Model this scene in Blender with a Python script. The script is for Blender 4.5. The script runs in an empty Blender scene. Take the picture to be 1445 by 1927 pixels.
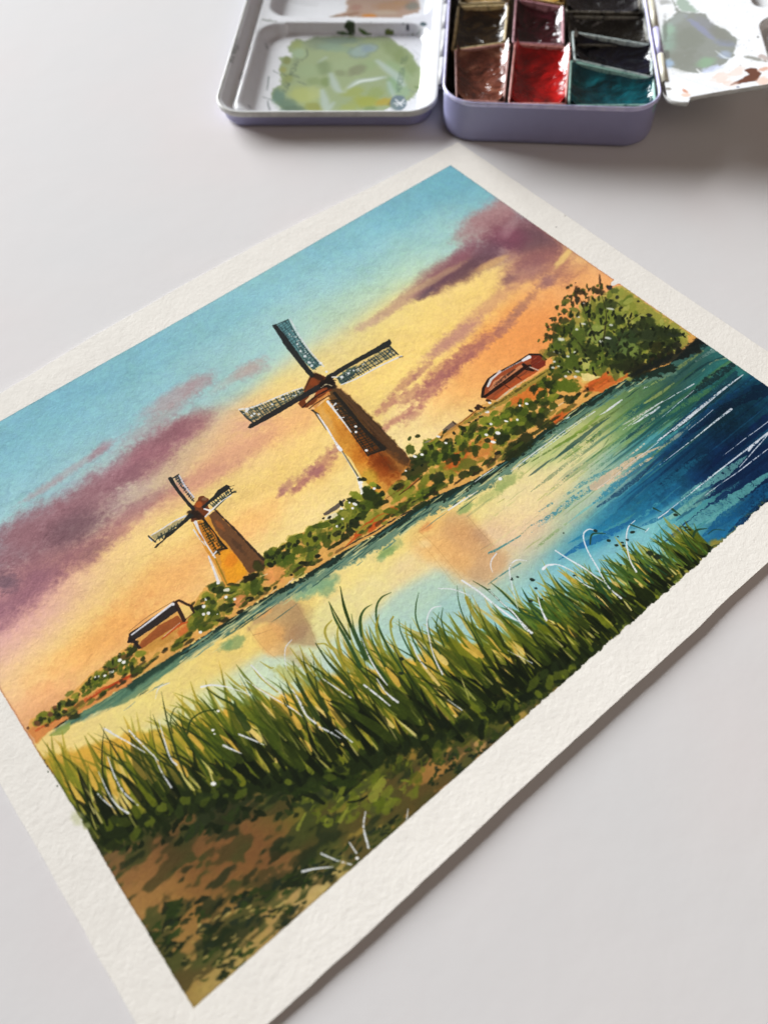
import bpy, math
import numpy as np
from mathutils import Matrix, Vector

S_MM = 0.001
scene = bpy.context.scene
# ---------------------------------------------------------------- camera
cam_d = bpy.data.cameras.new('camera'); cam = bpy.data.objects.new('camera', cam_d)
scene.collection.objects.link(cam); scene.camera = cam
cam.matrix_world = Matrix(((0.76946658, 0.5541647, -0.31752587, 0.0320412),
                           (-0.63790847, 0.64228232, -0.42490729, -0.0331308),
                           (-0.03152737, 0.5295044, 0.84772113, 0.20157),
                           (0, 0, 0, 1)))
cam_d.sensor_fit = 'VERTICAL'; cam_d.sensor_height = 36; cam_d.sensor_width = 27
cam_d.lens = 1582.934 / 1927 * 36
cam_d.clip_start = 0.01; cam_d.clip_end = 20
cam_d.dof.use_dof = True; cam_d.dof.focus_distance = 0.243; cam_d.dof.aperture_fstop = 10.5
# ---------------------------------------------------------------- light: the room, and the window beyond the tin
world = bpy.data.worlds.new('World'); scene.world = world; world.use_nodes = True
bg = world.node_tree.nodes['Background']; bg.inputs[0].default_value = (1.0, 0.80, 0.70, 1); bg.inputs[1].default_value = 0.08
win_d = bpy.data.lights.new('window_light', 'AREA'); win_d.shape = 'RECTANGLE'; win_d.size = 3.5; win_d.size_y = 1.85
win_d.energy = 560.0; win_d.color = (0.955, 0.98, 1.0)
win = bpy.data.objects.new('window_light', win_d); scene.collection.objects.link(win)
WDIR = Vector((-0.10, 0.92, 0.315)).normalized()
win.location = Vector((0.11, 0.09, 0)) + WDIR * 4.5
win.rotation_euler = (-WDIR).to_track_quat('-Z', 'Y').to_euler()
# the warm room behind the photographer: a wide, weak lamp
room_d = bpy.data.lights.new('room_lamp', 'AREA'); room_d.shape = 'RECTANGLE'; room_d.size = 0.45; room_d.size_y = 0.35
room_d.energy = 0.75; room_d.color = (1.0, 0.84, 0.72)
room = bpy.data.objects.new('room_lamp', room_d); scene.collection.objects.link(room)
RDIR = Vector((0.30, -0.62, 0.66)).normalized()
room.location = Vector((0.16, -0.02, 0)) + RDIR * 0.58
room.rotation_euler = (-RDIR).to_track_quat('-Z', 'Y').to_euler()
scene.view_settings.view_transform = 'Standard'; scene.view_settings.look = 'None'
scene.view_settings.exposure = 0.06; scene.view_settings.gamma = 1.0
scene.render.engine = 'CYCLES'
# ---------------------------------------------------------------- measuring
# The sheet and the tin were surveyed from the photograph's perspective: a sight line
# (pixel of the 1445 x 1927 photograph) is cut with the real surface it falls on, which
# gives the place of every brush mark in millimetres on the paper or in the tin.
CAM_R = np.array([[0.76946658, 0.5541647, -0.31752587],
                  [-0.63790847, 0.64228232, -0.42490729],
                  [-0.03152737, 0.5295044, 0.84772113]])
CAM_P = np.array([32.0412, -33.1308, 201.57])
FPX, PCX, PCY = 1582.934, 722.5, 963.5
PW, PH = 225.0, 170.08

def sight(p):
    p = np.atleast_2d(np.asarray(p, float))
    r = np.stack([p[:, 0] - PCX, -(p[:, 1] - PCY), np.full(len(p), -FPX)], 1)
    return r @ CAM_R.T

def on_height(p, h):
    r = sight(p)
    t = (np.asarray(h) - CAM_P[2]) / r[:, 2]
    return CAM_P[:2] + r[:, :2] * t[:, None]

def lift(x, y):
    """height of the sheet (mm): its near edge has curled up off the table"""
    x = np.asarray(x, float); y = np.asarray(y, float)
    sx = 0.30 + 0.70 * np.clip((x + 11) / 70, 0, 1) ** 0.8
    sx = sx * (1 - 0.45 * np.clip((x - 120) / 120, 0, 1) ** 1.4)
    d = np.clip((34 - y) / 46, 0, 1.3)
    z = 0.28 + 1.05 * sx * d * d
    return z + 0.35 * np.sin(x * 0.035 + 1) * np.clip((x + 20) / 100, 0, 1) ** 2 * np.clip((y - 120) / 60, 0, 1) + 0.35 * np.clip((y - 120) / 60, 0, 1)

def on_paper(p):
    h = np.full(len(np.atleast_2d(p)), 0.5)
    for _ in range(12):
        q = on_height(p, h)
        h = 0.5 * h + 0.5 * lift(q[:, 0], q[:, 1])
    return q

T_O = np.array([239.8976, 175.5823])
T_Y = np.array([0.69369726, 0.7202667]); T_X = np.array([T_Y[1], -T_Y[0]])
def on_tin(h):
    def f(p):
        q = on_height(p, h) - T_O
        return np.stack([q @ T_X, q @ T_Y], 1)
    return f
FLAP_X, FLAP_H, FLAP_S = 71.5, 17.0, 0.23
def on_flap(p):
    """x along the tilted leaf (horizontal), y into the picture"""
    h = np.full(len(np.atleast_2d(p)), 18.0)
    for _ in range(12):
        q = on_height(p, h) - T_O
        lx = q @ T_X
        h = 0.5 * h + 0.5 * (FLAP_H + (lx - FLAP_X) * FLAP_S)
    return np.stack([lx, q @ T_Y], 1)

# ---------------------------------------------------------------- the brush
def hexc(s):
    s = s.lstrip('#')
    return np.array([int(s[i:i + 2], 16) / 255 for i in (0, 2, 4)], np.float32)

def smooth(a, b, x):
    t = np.clip((x - a) / (b - a), 0, 1)
    return t * t * (3 - 2 * t)

def upsample(g, H, W):
    gh, gw = g.shape[:2]
    yy = np.linspace(0, gh - 1.001, H); xx = np.linspace(0, gw - 1.001, W)
    y0 = yy.astype(int); x0 = xx.astype(int)
    fy = (yy - y0); fx = (xx - x0)
    fy = fy * fy * (3 - 2 * fy) if g.ndim == 2 else fy
    fx = fx * fx * (3 - 2 * fx) if g.ndim == 2 else fx
    if g.ndim == 3:
        fy = fy[:, None, None]; fx = fx[None, :, None]
    else:
        fy = fy[:, None]; fx = fx[None, :]
    a = g[y0][:, x0]; b = g[y0][:, x0 + 1]; c = g[y0 + 1][:, x0]; d = g[y0 + 1][:, x0 + 1]
    return ((a * (1 - fx) + b * fx) * (1 - fy) + (c * (1 - fx) + d * fx) * fy).astype(np.float32)

def curve(pts, n=6):
    """Catmull-Rom through the points"""
    p = np.asarray(pts, float)
    if len(p) < 3: return p
    q = np.vstack([2 * p[0] - p[1], p, 2 * p[-1] - p[-2]])
    out = []
    for i in range(1, len(q) - 2):
        for t in np.linspace(0, 1, n, endpoint=False):
            out.append(0.5 * ((2 * q[i]) + (q[i + 1] - q[i - 1]) * t + (2 * q[i - 1] - 5 * q[i] + 4 * q[i + 1] - q[i + 2]) * t * t
                              + (3 * q[i] - q[i - 1] - 3 * q[i + 1] + q[i + 2]) * t ** 3))
    out.append(p[-1])
    return np.array(out)

class Canvas:
    def __init__(s, x0, y0, w, h, res, fmap, base, seed=1):
        s.x0, s.y0, s.res, s.fmap = x0, y0, res, fmap
        s.W, s.H = int(w * res), int(h * res)
        s.rgb = np.empty((s.H, s.W, 3), np.float32); s.rgb[:] = hexc(base)
        s.rng = np.random.default_rng(seed)
        def nz(cell):
            gh, gw = int(s.H / (cell * res)) + 3, int(s.W / (cell * res)) + 3
            return upsample(s.rng.uniform(-1, 1, (gh, gw)).astype(np.float32), s.H, s.W)
        s.nf = nz(0.16) * 0.6 + nz(0.33) * 0.6
        s.nm = nz(0.8) * 0.7 + nz(1.6) * 0.6
        s.nc = nz(3.2) * 0.7 + nz(6.5) * 0.6
        s.nb = nz(14) * 0.7 + nz(26) * 0.6
        s.off = (0, 0, 1.0)                      # crop the marks are being read from
    def crop(s, x0, y0, k): s.off = (x0, y0, k)
    def ph(s, pts):
        x0, y0, k = s.off
        return np.atleast_2d(np.asarray(pts, float)) / k + np.array([x0, y0])
    def mm(s, pts): return s.fmap(s.ph(pts))
    def px(s, q): return (q - np.array([s.x0, s.y0])) * s.res
    def scale(s, pts):
        """canvas pixels per photo pixel at the first point"""
        p = s.ph(pts)[:1]
        a = s.px(s.fmap(np.vstack([p, p + [4, 0], p + [0, 4]])))
        u, v = a[1] - a[0], a[2] - a[0]
        return math.sqrt(abs(u[0] * v[1] - u[1] * v[0])) / 4
    def sl(s, lo, hi):
        x0, y0 = max(0, int(lo[0])), max(0, int(lo[1]))
        x1, y1 = min(s.W, int(hi[0]) + 2), min(s.H, int(hi[1]) + 2)
        if x1 <= x0 or y1 <= y0: return None
        return slice(y0, y1), slice(x0, x1)
    def grid(s, sl):
        return np.meshgrid(np.arange(sl[1].start, sl[1].stop, dtype=np.float32) + .5, np.arange(sl[0].start, sl[0].stop, dtype=np.float32) + .5)
    def blend(s, sl, m, col, mul=False):
        c = hexc(col) if isinstance(col, str) else col
        t = s.rgb[sl]; m = m[..., None]
        s.rgb[sl] = t * (1 - m) + (t * c if mul else c) * m
    def blob(s, x, y, rx, ry=None, ang=35, col='#000000', a=1.0, soft=.6, n=.35, mul=False, fine=.12):
        ry = ry or rx
        p = s.ph((x, y))[0]; t = math.radians(ang)
        k = s.off[2]
        u = np.array([math.cos(t), -math.sin(t)]) * rx / k; v = np.array([math.sin(t), math.cos(t)]) * ry / k
        q = s.px(s.fmap(np.array([p, p + u, p + v])))
        c = q[0]; M = np.stack([q[1] - c, q[2] - c], 1)
        g = 1 + soft / 2 + n
        ext = np.abs(M).sum(1) * g + 2
        sl = s.sl(c - ext, c + ext)
        if sl is None: return
        X, Y = s.grid(sl)
        I = np.linalg.inv(M)
        U = I[0, 0] * (X - c[0]) + I[0, 1] * (Y - c[1]); V = I[1, 0] * (X - c[0]) + I[1, 1] * (Y - c[1])
        rad = min(np.hypot(*(q[1] - c)), np.hypot(*(q[2] - c)))
        big = rad > 3 * s.res
        w = (s.nc[sl] * .6 + s.nm[sl] * .45) if big else s.nm[sl] * .8
        d = np.sqrt(U * U + V * V) + n * w + fine * s.nf[sl]
        s.blend(sl, a * (1 - smooth(1 - soft / 2, 1 + soft / 2, d)), col, mul)
    def poly(s, pts, col, a=1.0, soft=1.2, rough=0.0, mul=False, cv=False, mm=False, tex=0.0, mask=False):
        q = np.asarray(pts, float) if mm else s.mm(curve(np.vstack([pts, pts[:1]]), 5)[:-1] if cv else pts)
        q = s.px(q)
        sc = s.res * .16 if mm else s.scale(pts)
        sf = max(1.0, soft * sc); rg = rough * sc
        sl = s.sl(q.min(0) - sf - rg * 1.5, q.max(0) + sf + rg * 1.5)
        if sl is None: return None
        X, Y = s.grid(sl)
        inside = np.zeros(X.shape, bool); d2 = np.full(X.shape, 1e9, np.float32)
        for i in range(len(q)):
            ax, ay = q[i]; bx, by = q[(i + 1) % len(q)]
            if ay != by:
                cr = ((Y > ay) != (Y > by)) & (X < (bx - ax) * (Y - ay) / (by - ay) + ax)
                inside ^= cr
            ex, ey = bx - ax, by - ay; L = ex * ex + ey * ey + 1e-9
            t = np.clip(((X - ax) * ex + (Y - ay) * ey) / L, 0, 1)
            d2 = np.minimum(d2, (X - ax - t * ex) ** 2 + (Y - ay - t * ey) ** 2)
        d = np.sqrt(d2); d = np.where(inside, d, -d)
        if rg: d = d + rg * (s.nm[sl] * .9 + s.nf[sl] * .35 + (s.nc[sl] * .5 if rough > 3 else 0))
        m = np.clip(d / sf + .5, 0, 1)
        if tex: m = m * np.clip(1 - tex * (s.nf[sl] * .6 + s.nm[sl] * .5 + .15), 0, 1)
        if mask: return sl, m
        s.blend(sl, a * m, col, mul)
    def stroke(s, pts, w, col, a=1.0, soft=1.0, dry=0.0, rough=0.0, mul=False, mm=False, n=6):
        """w: widths in photo pixels (mm when mm=True) at evenly spaced stations"""
        k = s.off[2]
        c = curve(pts, n)
        q = s.px(np.asarray(c, float) if mm else s.mm(c))
        sc = s.res if mm else s.scale(pts)
        w = np.atleast_1d(np.asarray(w, float)) * sc / 2 / (1 if mm else k if k > 1 else 1)
        ws = np.interp(np.linspace(0, 1, len(q)), np.linspace(0, 1, len(w)), w) if len(w) > 1 else np.full(len(q), w[0])
        sf = max(1.0, soft * (s.res * .16 if mm else sc))
        pad = ws.max() + sf + 2
        sl = s.sl(q.min(0) - pad, q.max(0) + pad)
        if sl is None: return
        m = np.zeros((sl[0].stop - sl[0].start, sl[1].stop - sl[1].start), np.float32)
        oy, ox = sl[0].start, sl[1].start
        for i in range(len(q) - 1):
            A, B = q[i], q[i + 1]
            pd = max(ws[i], ws[i + 1]) + sf + 1
            x0 = max(ox, int(min(A[0], B[0]) - pd)); x1 = min(sl[1].stop, int(max(A[0], B[0]) + pd) + 2)
            y0 = max(oy, int(min(A[1], B[1]) - pd)); y1 = min(sl[0].stop, int(max(A[1], B[1]) + pd) + 2)
            if x1 <= x0 or y1 <= y0: continue
            ss = (slice(y0, y1), slice(x0, x1)); X, Y = s.grid(ss)
            ex, ey = B - A; L = ex * ex + ey * ey + 1e-9
            t = np.clip(((X - A[0]) * ex + (Y - A[1]) * ey) / L, 0, 1)
            d = np.sqrt((X - A[0] - t * ex) ** 2 + (Y - A[1] - t * ey) ** 2)
            r = ws[i] * (1 - t) + ws[i + 1] * t
            if rough: r = r * (1 + rough * s.nm[ss] + rough * .5 * s.nf[ss])
            mm_ = np.clip((r - d) / sf + .5, 0, 1)
            v = m[y0 - oy:y1 - oy, x0 - ox:x1 - ox]
            np.maximum(v, mm_, out=v)
        if dry: m = m * smooth(-.25, .25, s.nf[sl] * .7 + s.nm[sl] * .5 + (.5 - dry))
        s.blend(sl, a * m, col, mul)
    def field(s, cps, sig, warp=0.0, mask=None, cell=1.6):
        """a wet-in-wet wash: colours given at stations, flowing into one another"""
        gh, gw = int(s.H / s.res / cell) + 2, int(s.W / s.res / cell) + 2
        yy, xx = np.mgrid[0:gh, 0:gw]
        X = s.x0 + xx * (s.W / s.res) / (gw - 1); Y = s.y0 + yy * (s.H / s.res) / (gh - 1)
        if warp:
            iy = np.minimum((yy * (s.H - 1) / (gh - 1)).astype(int), s.H - 1); ix = np.minimum((xx * (s.W - 1) / (gw - 1)).astype(int), s.W - 1)
            X = X + warp * s.nc[iy, ix]; Y = Y + warp * s.nb[iy, ix] * .6
        num = np.zeros((gh, gw, 3)); den = np.zeros((gh, gw))
        P = s.mm([c[:2] for c in cps])
        for (mx, my), c in zip(P, cps):
            d2 = ((X - mx) / sig[0]) ** 2 + ((Y - my) / sig[1]) ** 2
            w = np.exp(-d2) + 1e-5 / (1 + d2) ** 2
            num += w[..., None] * hexc(c[2]); den += w
        return upsample((num / den[..., None]).astype(np.float32), s.H, s.W)
# ---------------------------------------------------------------- the watercolour
PAPER = '#ebe7df'
SKYC = [(-120,870,'7fb6c6'),(0,810,'7bb4c5'),(100,760,'7ab3c3'),(250,680,'7db5c3'),(400,600,'82b8c3'),(513,520,'85bcc5'),(650,440,'7fb7c4'),(750,390,'7ab5c4'),(848,335,'70adbe'),(900,370,'78b2bf'),(950,405,'8ab9bf'),
 (-100,960,'84bccb'),(0,900,'82bbcb'),(60,900,'86bfca'),(200,800,'83bac6'),(300,750,'88bcc5'),(400,690,'8cbfc5'),(500,640,'92c4c8'),(600,550,'92c6cd'),(700,500,'8ac3ce'),(800,450,'8ac2ca'),(870,420,'90c2c6'),
 (0,960,'98c4c9'),(100,930,'a0c2c4'),(200,870,'9cc0c4'),(300,800,'98bfc5'),(430,700,'a5c4bc'),(540,640,'a0c7c2'),(640,590,'aecbb4'),(700,550,'b8d0b0'),(760,500,'b8ceae'),(850,450,'b0cab4'),(600,600,'b8cfb4'),
 (690,630,'eed48c'),(750,590,'efd38a'),(800,590,'f4d486'),(610,670,'ead292'),(560,730,'f4d284'),(650,780,'f7d584'),(500,850,'f4d284'),(400,910,'ecce84'),(450,950,'f2cc80'),(620,860,'f3d184'),(560,1000,'f5d488'),(590,960,'f7dc9c'),(520,1010,'f5d898'),(300,1070,'f5d584'),(150,1200,'f7d67c'),(30,1270,'f0d37e'),(80,1255,'f4cf7c'),
 (660,800,'f5d08a'),(640,900,'f4d288'),(230,1130,'f7d47e'),(240,1050,'efc488'),(320,1010,'f3cc84'),(200,1110,'f0cd90'),
 (950,630,'f2a76c'),(1000,620,'f09c62'),(1000,560,'f0ae74'),(1100,500,'eab07c'),(1120,540,'f2a674'),(960,690,'f3a266'),(900,705,'f3ae70'),(870,740,'f4bb78'),(820,780,'f6cf88'),(790,800,'f9dfa4'),(840,560,'f6cf86'),(900,555,'f8cf80'),(720,700,'f5cf80'),(770,650,'f6cf82'),(1050,560,'f0a670'),(1040,480,'deae7c'),(1080,470,'edc488'),(780,600,'f6d080'),(850,610,'f8cb7c'),(800,660,'f6cc7c'),
 (1040,620,'f0995c'),(960,440,'b09a98'),
 (200,1200,'f0b678'),(280,1120,'f0b074'),(330,1080,'f0b67a'),(120,1310,'f0b878'),(60,1320,'e4a888'),(30,1345,'d9a08c'),(240,1170,'f0aa70'),(160,1260,'efb074'),(90,1340,'eec080'),(560,790,'f0b47c'),(470,820,'eab08a'),(600,830,'f4c47c'),(470,990,'f3b67a'),(560,930,'f6cd80'),(530,950,'f4c47e'),
 (250,905,'c4b09a'),(300,868,'c4a890'),(200,935,'b09a98'),(345,840,'d0b088'),(0,1230,'d9a5a4'),(30,1200,'dca4a4'),(70,1160,'dfa8a0'),(140,1120,'e2af98'),(10,1290,'dfaa90'),(420,870,'deab88')]
WATC = [(560,1120,'f2d384'),(640,1080,'f6d98a'),(420,1240,'edca7a'),(350,1290,'ead084'),(250,1325,'ecd486'),(700,1050,'f2da90'),(760,1010,'f2d484'),(1000,950,'f2d39c'),(950,930,'ecd79c'),(900,955,'eed68c'),(1040,915,'e6d49c'),(1100,850,'dcd498'),(1000,1000,'ecc8a0'),(860,895,'dccf88'),(160,1370,'ecd088'),(110,1405,'eccb84'),(800,1050,'f2d59c'),(460,1200,'f0cf80'),(680,1130,'ecd898'),
 (900,1020,'e9c49a'),(930,1060,'dcc3a0'),(800,1120,'b0ccb8'),(760,1150,'b6ceb6'),(850,1145,'a2c7bf'),(700,1215,'b2d0c4'),(640,1235,'bdd6c8'),(560,1250,'cddcb8'),(500,1275,'c5d8bc'),(430,1305,'c9d8b4'),(380,1320,'d6d8a0'),(730,1190,'a8cdc4'),(620,1170,'e4d894'),
 (980,1090,'a3c2b4'),(1050,1070,'8cbec2'),(1000,1120,'92c4c8'),(1150,1060,'7bb2bd'),(1100,1090,'88bbc1'),(1200,1050,'88bec4'),(1250,1020,'7cb8bb'),(1300,985,'78b5b8'),(1335,965,'64a8b4'),(1000,1040,'c4c3a4'),(1060,1000,'b8bf9c'),
 (1100,1010,'3f8aa6'),(1150,965,'448ba6'),(1200,930,'2c7898'),(1060,1035,'68a2ae'),(1250,900,'286d90'),(1300,850,'1d587e'),(1350,850,'143c64'),(1400,900,'12345c'),(1445,880,'10305a'),(1445,945,'1a4c78'),(1350,1000,'287099'),(1410,780,'194a66'),(1440,750,'1c5870'),(1350,780,'20546a'),(1250,780,'2c5c58'),(1200,740,'5b7a58'),(1280,700,'4a7068'),(1345,690,'38726f'),(1150,760,'78905c'),(1110,800,'b0b478'),(1050,830,'b4be82'),(1180,800,'789868'),(1200,850,'3f7f88'),(1150,870,'88ad9a'),(1120,905,'bcc4a0'),(1080,955,'a8bca4'),(1150,900,'a8b8a4'),
 (1500,900,'123058'),(1550,850,'164468'),(1500,800,'184a68')]
SOILC = [(95,1430,'dba653'),(200,1400,'dba94a'),(330,1360,'c8a84c'),(480,1330,'dfb054'),(600,1290,'dcae50'),(720,1260,'dfb054'),(850,1230,'d0a848'),(950,1200,'b8ac50'),(120,1470,'c89c48'),(180,1460,'d8a348'),(650,1360,'d0a448'),(430,1380,'d4a548'),(1100,1150,'8f9c50'),
 (220,1600,'846644'),(280,1620,'7c5a3a'),(350,1560,'6c5434'),(420,1560,'80603c'),(480,1580,'7a5836'),(540,1620,'7c5c3a'),(400,1640,'7c5a38'),(260,1680,'a07c4c'),(300,1750,'9a7a4c'),(350,1720,'937040'),(420,1700,'8a6a3c'),(330,1830,'8f7446'),(370,1880,'a08a52'),(450,1820,'b09a64'),(430,1760,'94804c'),(520,1740,'a88a58'),(560,1700,'b09260'),(600,1690,'c0b078'),(640,1560,'7c6c34'),(700,1520,'8a7c38'),(760,1540,'7c6430'),(700,1600,'a08c54'),(820,1440,'9a7444'),(860,1460,'a8844c'),(900,1400,'b08c60'),(960,1350,'b0905c'),(780,1480,'8f6c3c'),(1000,1340,'a88850'),(1050,1290,'9a8048'),(1100,1250,'8a7840'),(200,1560,'4c5030'),(360,1500,'5c5430'),(550,1480,'5c6030'),(600,1520,'70702c')]

def paint_picture():
    C = Canvas(-12.5, -14.0, 251.0, 200.0, 8.0, on_paper, PAPER, seed=7)
    rng = np.random.default_rng(11)
    jj, ii = np.mgrid[0:C.H, 0:C.W]
    X = C.x0 + (ii + .5) / C.res; Y = C.y0 + (jj + .5) / C.res
    # paper: almost white, a little uneven
    C.rgb *= (1 + 0.006 * C.nc + 0.008 * C.nm)[..., None]
    paper = C.rgb.copy()
    # ---- washes
    sky = C.field(SKYC, (13.5, 8.5), 1.4)
    wat = C.field(WATC, (8.5, 3.6), 1.0, cell=1.0)
    soil = C.field(SOILC, (7, 6), 2.0)
    bankline = C.mm([(40,1420),(105,1367),(150,1341),(200,1313),(249,1280),(320,1235),(390,1190),(452,1150),(489,1127),(565,1085),(645,1037),(706,1005),(774,958),(819,932),(893,900),(945,867),(1039,796),(1119,742),(1182,709),(1258,683),(1320,640),(1345,630)])
    o = np.argsort(bankline[:, 0]); bl = np.interp(X, bankline[o, 0], bankline[o, 1])
    mw = smooth(.4, -.4, Y - bl + .2 * C.nm)[..., None]
    img = sky * (1 - mw) + wat * mw
    gl = C.mm([(85,1425),(200,1392),(330,1362),(450,1335),(560,1300),(640,1268),(720,1262),(800,1228),(850,1215),(950,1205),(1050,1165),(1120,1130),(1200,1090),(1260,1060),(1330,1030),(1360,1015)])
    o = np.argsort(gl[:, 0]); gy = np.interp(X, gl[o, 0], gl[o, 1])
    ms = smooth(1.2, -.8, Y - gy + 1.2 * C.nc + .6 * C.nm)[..., None]
    img = img * (1 - ms) + soil * ms
    gsky = img.mean(-1, keepdims=True); bl_ = smooth(.02, .25, img[..., 2:3] - img[..., 0:1]) * (Y[..., None] > 90)
    img = img * (1 - .16 * bl_) + gsky * .16 * bl_
    C.rgb = img * (1 + np.stack([.012 * C.nc, .016 * C.nc + .008 * C.nm, .03 * C.nc - .015 * C.nm], -1) + .018 * C.nb[..., None])
    B = C.blob; P = C.poly; S = C.stroke
    C.crop(0, 0, 1)
    for b in [(970,630,110,50,35,'ee9458',.45),(1080,520,70,36,-35,'f0a468',.35),(880,720,90,26,35,'f0a064',.35),(330,1080,110,34,33,'ee9e66',.45),(200,1200,120,34,33,'ee9a5c',.45),(90,1320,70,30,33,'e89c70',.45),(560,790,80,22,33,'eaa074',.4),(470,990,70,22,33,'f0a468',.4),(620,880,60,18,33,'f0b06c',.3),(430,860,80,20,33,'d89484',.35)]:
        C.blob(b[0], b[1], b[2], b[3], b[4], b[5], b[6], soft=1.5, n=.4, fine=.1)
    # blooms where wet colour ran back
    for k in range(46):
        cx_, cy_ = rng.uniform(0, 225), rng.uniform(78, 170); rr_ = rng.uniform(4, 15)
        d = np.hypot((X - cx_) / 1.6, Y - cy_) / rr_ + .28 * C.nc + .12 * C.nm
        ring = np.exp(-((d - 1) / .10) ** 2) * .018 + (d < 1) * (-.016) * smooth(1, .6, d)
        C.rgb *= (1 - ring)[..., None]
    # ---- clouds
    def grey(h, f=.28):
        c = hexc(h); g = c.mean(); return (c * (1 - f) + np.array([g * 1.03, g * .985, g * .985], np.float32) * f) * np.array([1.05, .99, .93], np.float32)
    C.crop(0, 0, 1)
    for b in [(332,745,62,15,32,'a8929e',.75),(374,722,30,12,25,'a08a9a',.6),(473,695,30,13,20,'a8949c',.75),(450,705,55,8,32,'b0a09c',.4),(300,790,80,13,35,'a88f98',.5),
              (140,880,90,6,33,'a696a6',.55),(190,845,26,8,40,'a07088',.6),(85,920,45,5,30,'a695a6',.5),
              (361,799,46,20,30,'9b6878',.85),(307,830,62,24,32,'9c6c80',.88),(262,872,66,28,34,'97657c',.9),(205,902,50,22,25,'a0708a',.8),(160,945,80,36,32,'90687a',.9),
              (80,985,85,34,30,'986e82',.88),(35,1025,90,40,30,'90687a',.9),(100,1050,85,34,30,'8d6678',.9),(-60,1080,90,55,30,'90697c',.9),(20,1120,70,36,32,'926a80',.85),(70,1105,55,22,35,'8f6580',.75),(0,1160,45,26,45,'8a6480',.6),(-70,1190,70,40,32,'a0708a',.7),
              (160,1045,45,22,35,'94687a',.8),(215,1010,34,16,38,'a0707c',.6),(137,992,50,28,25,'70586a',.75),(12,1096,22,17,10,'6a5c74',.8),(185,1030,30,12,35,'80606e',.5),(330,815,40,12,32,'80566a',.5),(250,890,40,12,35,'805c70',.5),
              (270,949,72,13,30,'9a7080',.7),(353,912,70,11,30,'ae7c7c',.6),(405,893,60,8,28,'bb8880',.5),(232,985,60,14,33,'a87680',.55),
              (440,862,90,20,33,'d89c80',.6),(330,940,90,16,33,'dc9a84',.45),(480,790,40,14,30,'d8a090',.5)]:
        B(b[0], b[1], b[2] * 1.02, b[3] * 1.02, b[4], grey(b[5]), b[6] * .86, soft=1.25, n=.34, fine=.07)
    for b in [(930,420,62,34,25,'a8848c',.6),(1000,470,84,44,-20,'906470',.6),(860,505,70,26,28,'7c5c6c',.55),(939,404,44,24,35,'a8808c',.8),(902,424,46,20,32,'a38490',.75),(985,444,66,36,-10,'84586c',.85),(1004,452,42,24,-10,'6c5464',.75),(955,447,34,20,0,'84486a',.6),(958,430,20,10,50,'b09aa8',.4),
              (1035,495,42,26,-35,'a0706c',.55),(906,480,44,22,20,'70506a',.8),(866,510,50,19,25,'6a4e60',.85),(818,534,44,14,28,'6f5066',.85),(795,552,24,9,25,'62506c',.7),(841,500,64,13,28,'9a6878',.6),(874,472,32,13,35,'8d5c74',.6),(780,545,36,10,32,'98707c',.5),
              (759,566,44,10,32,'b08b84',.6),(723,591,40,8,32,'bf9e88',.55),(694,609,30,7,25,'b89a90',.55),(985,512,44,19,25,'98707a',.7),(957,527,16,9,20,'7c5c6c',.6),(1029,530,17,11,30,'8c6878',.7),(1006,488,46,14,20,'8a5c68',.5),
              (921,573,74,11,38,'c48c78',.55),(856,635,56,13,36,'b88484',.7),(830,655,30,8,36,'b07c80',.4),(880,618,40,10,40,'c08c80',.5)]:
        B(b[0], b[1], b[2], b[3], b[4], grey(b[5]), b[6], soft=1.2, n=.3, fine=.06)
    for b in [(985,573,36,7,48,'9a746c',.8),(957,606,32,9,48,'a8786c',.75),(921,638,42,9,38,'ac746a',.75),(885,660,52,12,38,'a66a68',.85),(843,694,50,14,40,'a0646a',.9),(813,728,42,11,42,'a0646e',.85),(777,743,32,12,35,'a86e6e',.8),(762,721,30,7,42,'aa7070',.8),(795,696,28,5,45,'a06c74',.8),(730,761,30,7,38,'a8686e',.85),(741,793,38,6,35,'a8686e',.9),(777,779,26,9,40,'a86a70',.7),(800,755,28,5,45,'a86a70',.6),
              (633,842,20,6,50,'a87878',.8),(612,868,30,12,48,'a86c6c',.85),(586,894,30,9,42,'a86c70',.85),(590,885,16,10,0,'a06a78',.7),(562,916,26,5,40,'a86e72',.85),(541,915,18,8,50,'a06c78',.8),(533,925,12,4,40,'a06c78',.7)]:
        B(b[0], b[1], b[2] * 1.05, b[3] * 1.15, b[4], grey(b[5]), b[6] * .72, soft=1.1, n=.5, fine=.13)
    B(815, 527, 60, 6, 30, 'e8cf90', .3, soft=1); B(1060, 485, 26, 6, 50, 'f4cc80', .7, soft=.9); B(925, 495, 34, 6, 25, 'f0c07c', .5, soft=.9)
    # ---- reflections of the mills
    C.crop(640, 840, 4.25)
    P([(880,455),(760,560),(640,620),(540,730),(600,860),(790,960),(960,1070),(1100,1085),(1210,1080),(1340,900),(1230,800),(1130,690),(1030,560),(960,520)], 'eab072', .5, soft=22, rough=5, cv=True)
    P([(1030,540),(860,560),(810,680),(900,780),(1080,890),(1020,1000),(1100,1090),(1210,1080),(1340,900),(1230,800),(1130,690)], 'b99a7c', .55, soft=14, rough=6, cv=True)
    B(1110,720, 90,50, -35,'a8846c',.45,soft=1.3); B(960,690,90,60,-30,'bb936e',.4,soft=1.3); B(750,800,130,90,0,'eeb070',.4,soft=1.3); B(940,920,110,70,-20,'eeae6c',.45,soft=1.3); B(690,650,60,30,35,'e0895a',.55,soft=1); B(680,780,50,30,0,'f8d89c',.6,soft=1);B(1200,930,110,80,0,'d0a882',.6,soft=1)
    C.crop(320, 1040, 4.25)
    P([(920,350),(1020,395),(1100,540),(1160,660),(1180,760),(900,700),(760,560),(620,640),(640,560),(760,450)], 'a88a6c', .72, soft=9, rough=4, cv=True)
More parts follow.
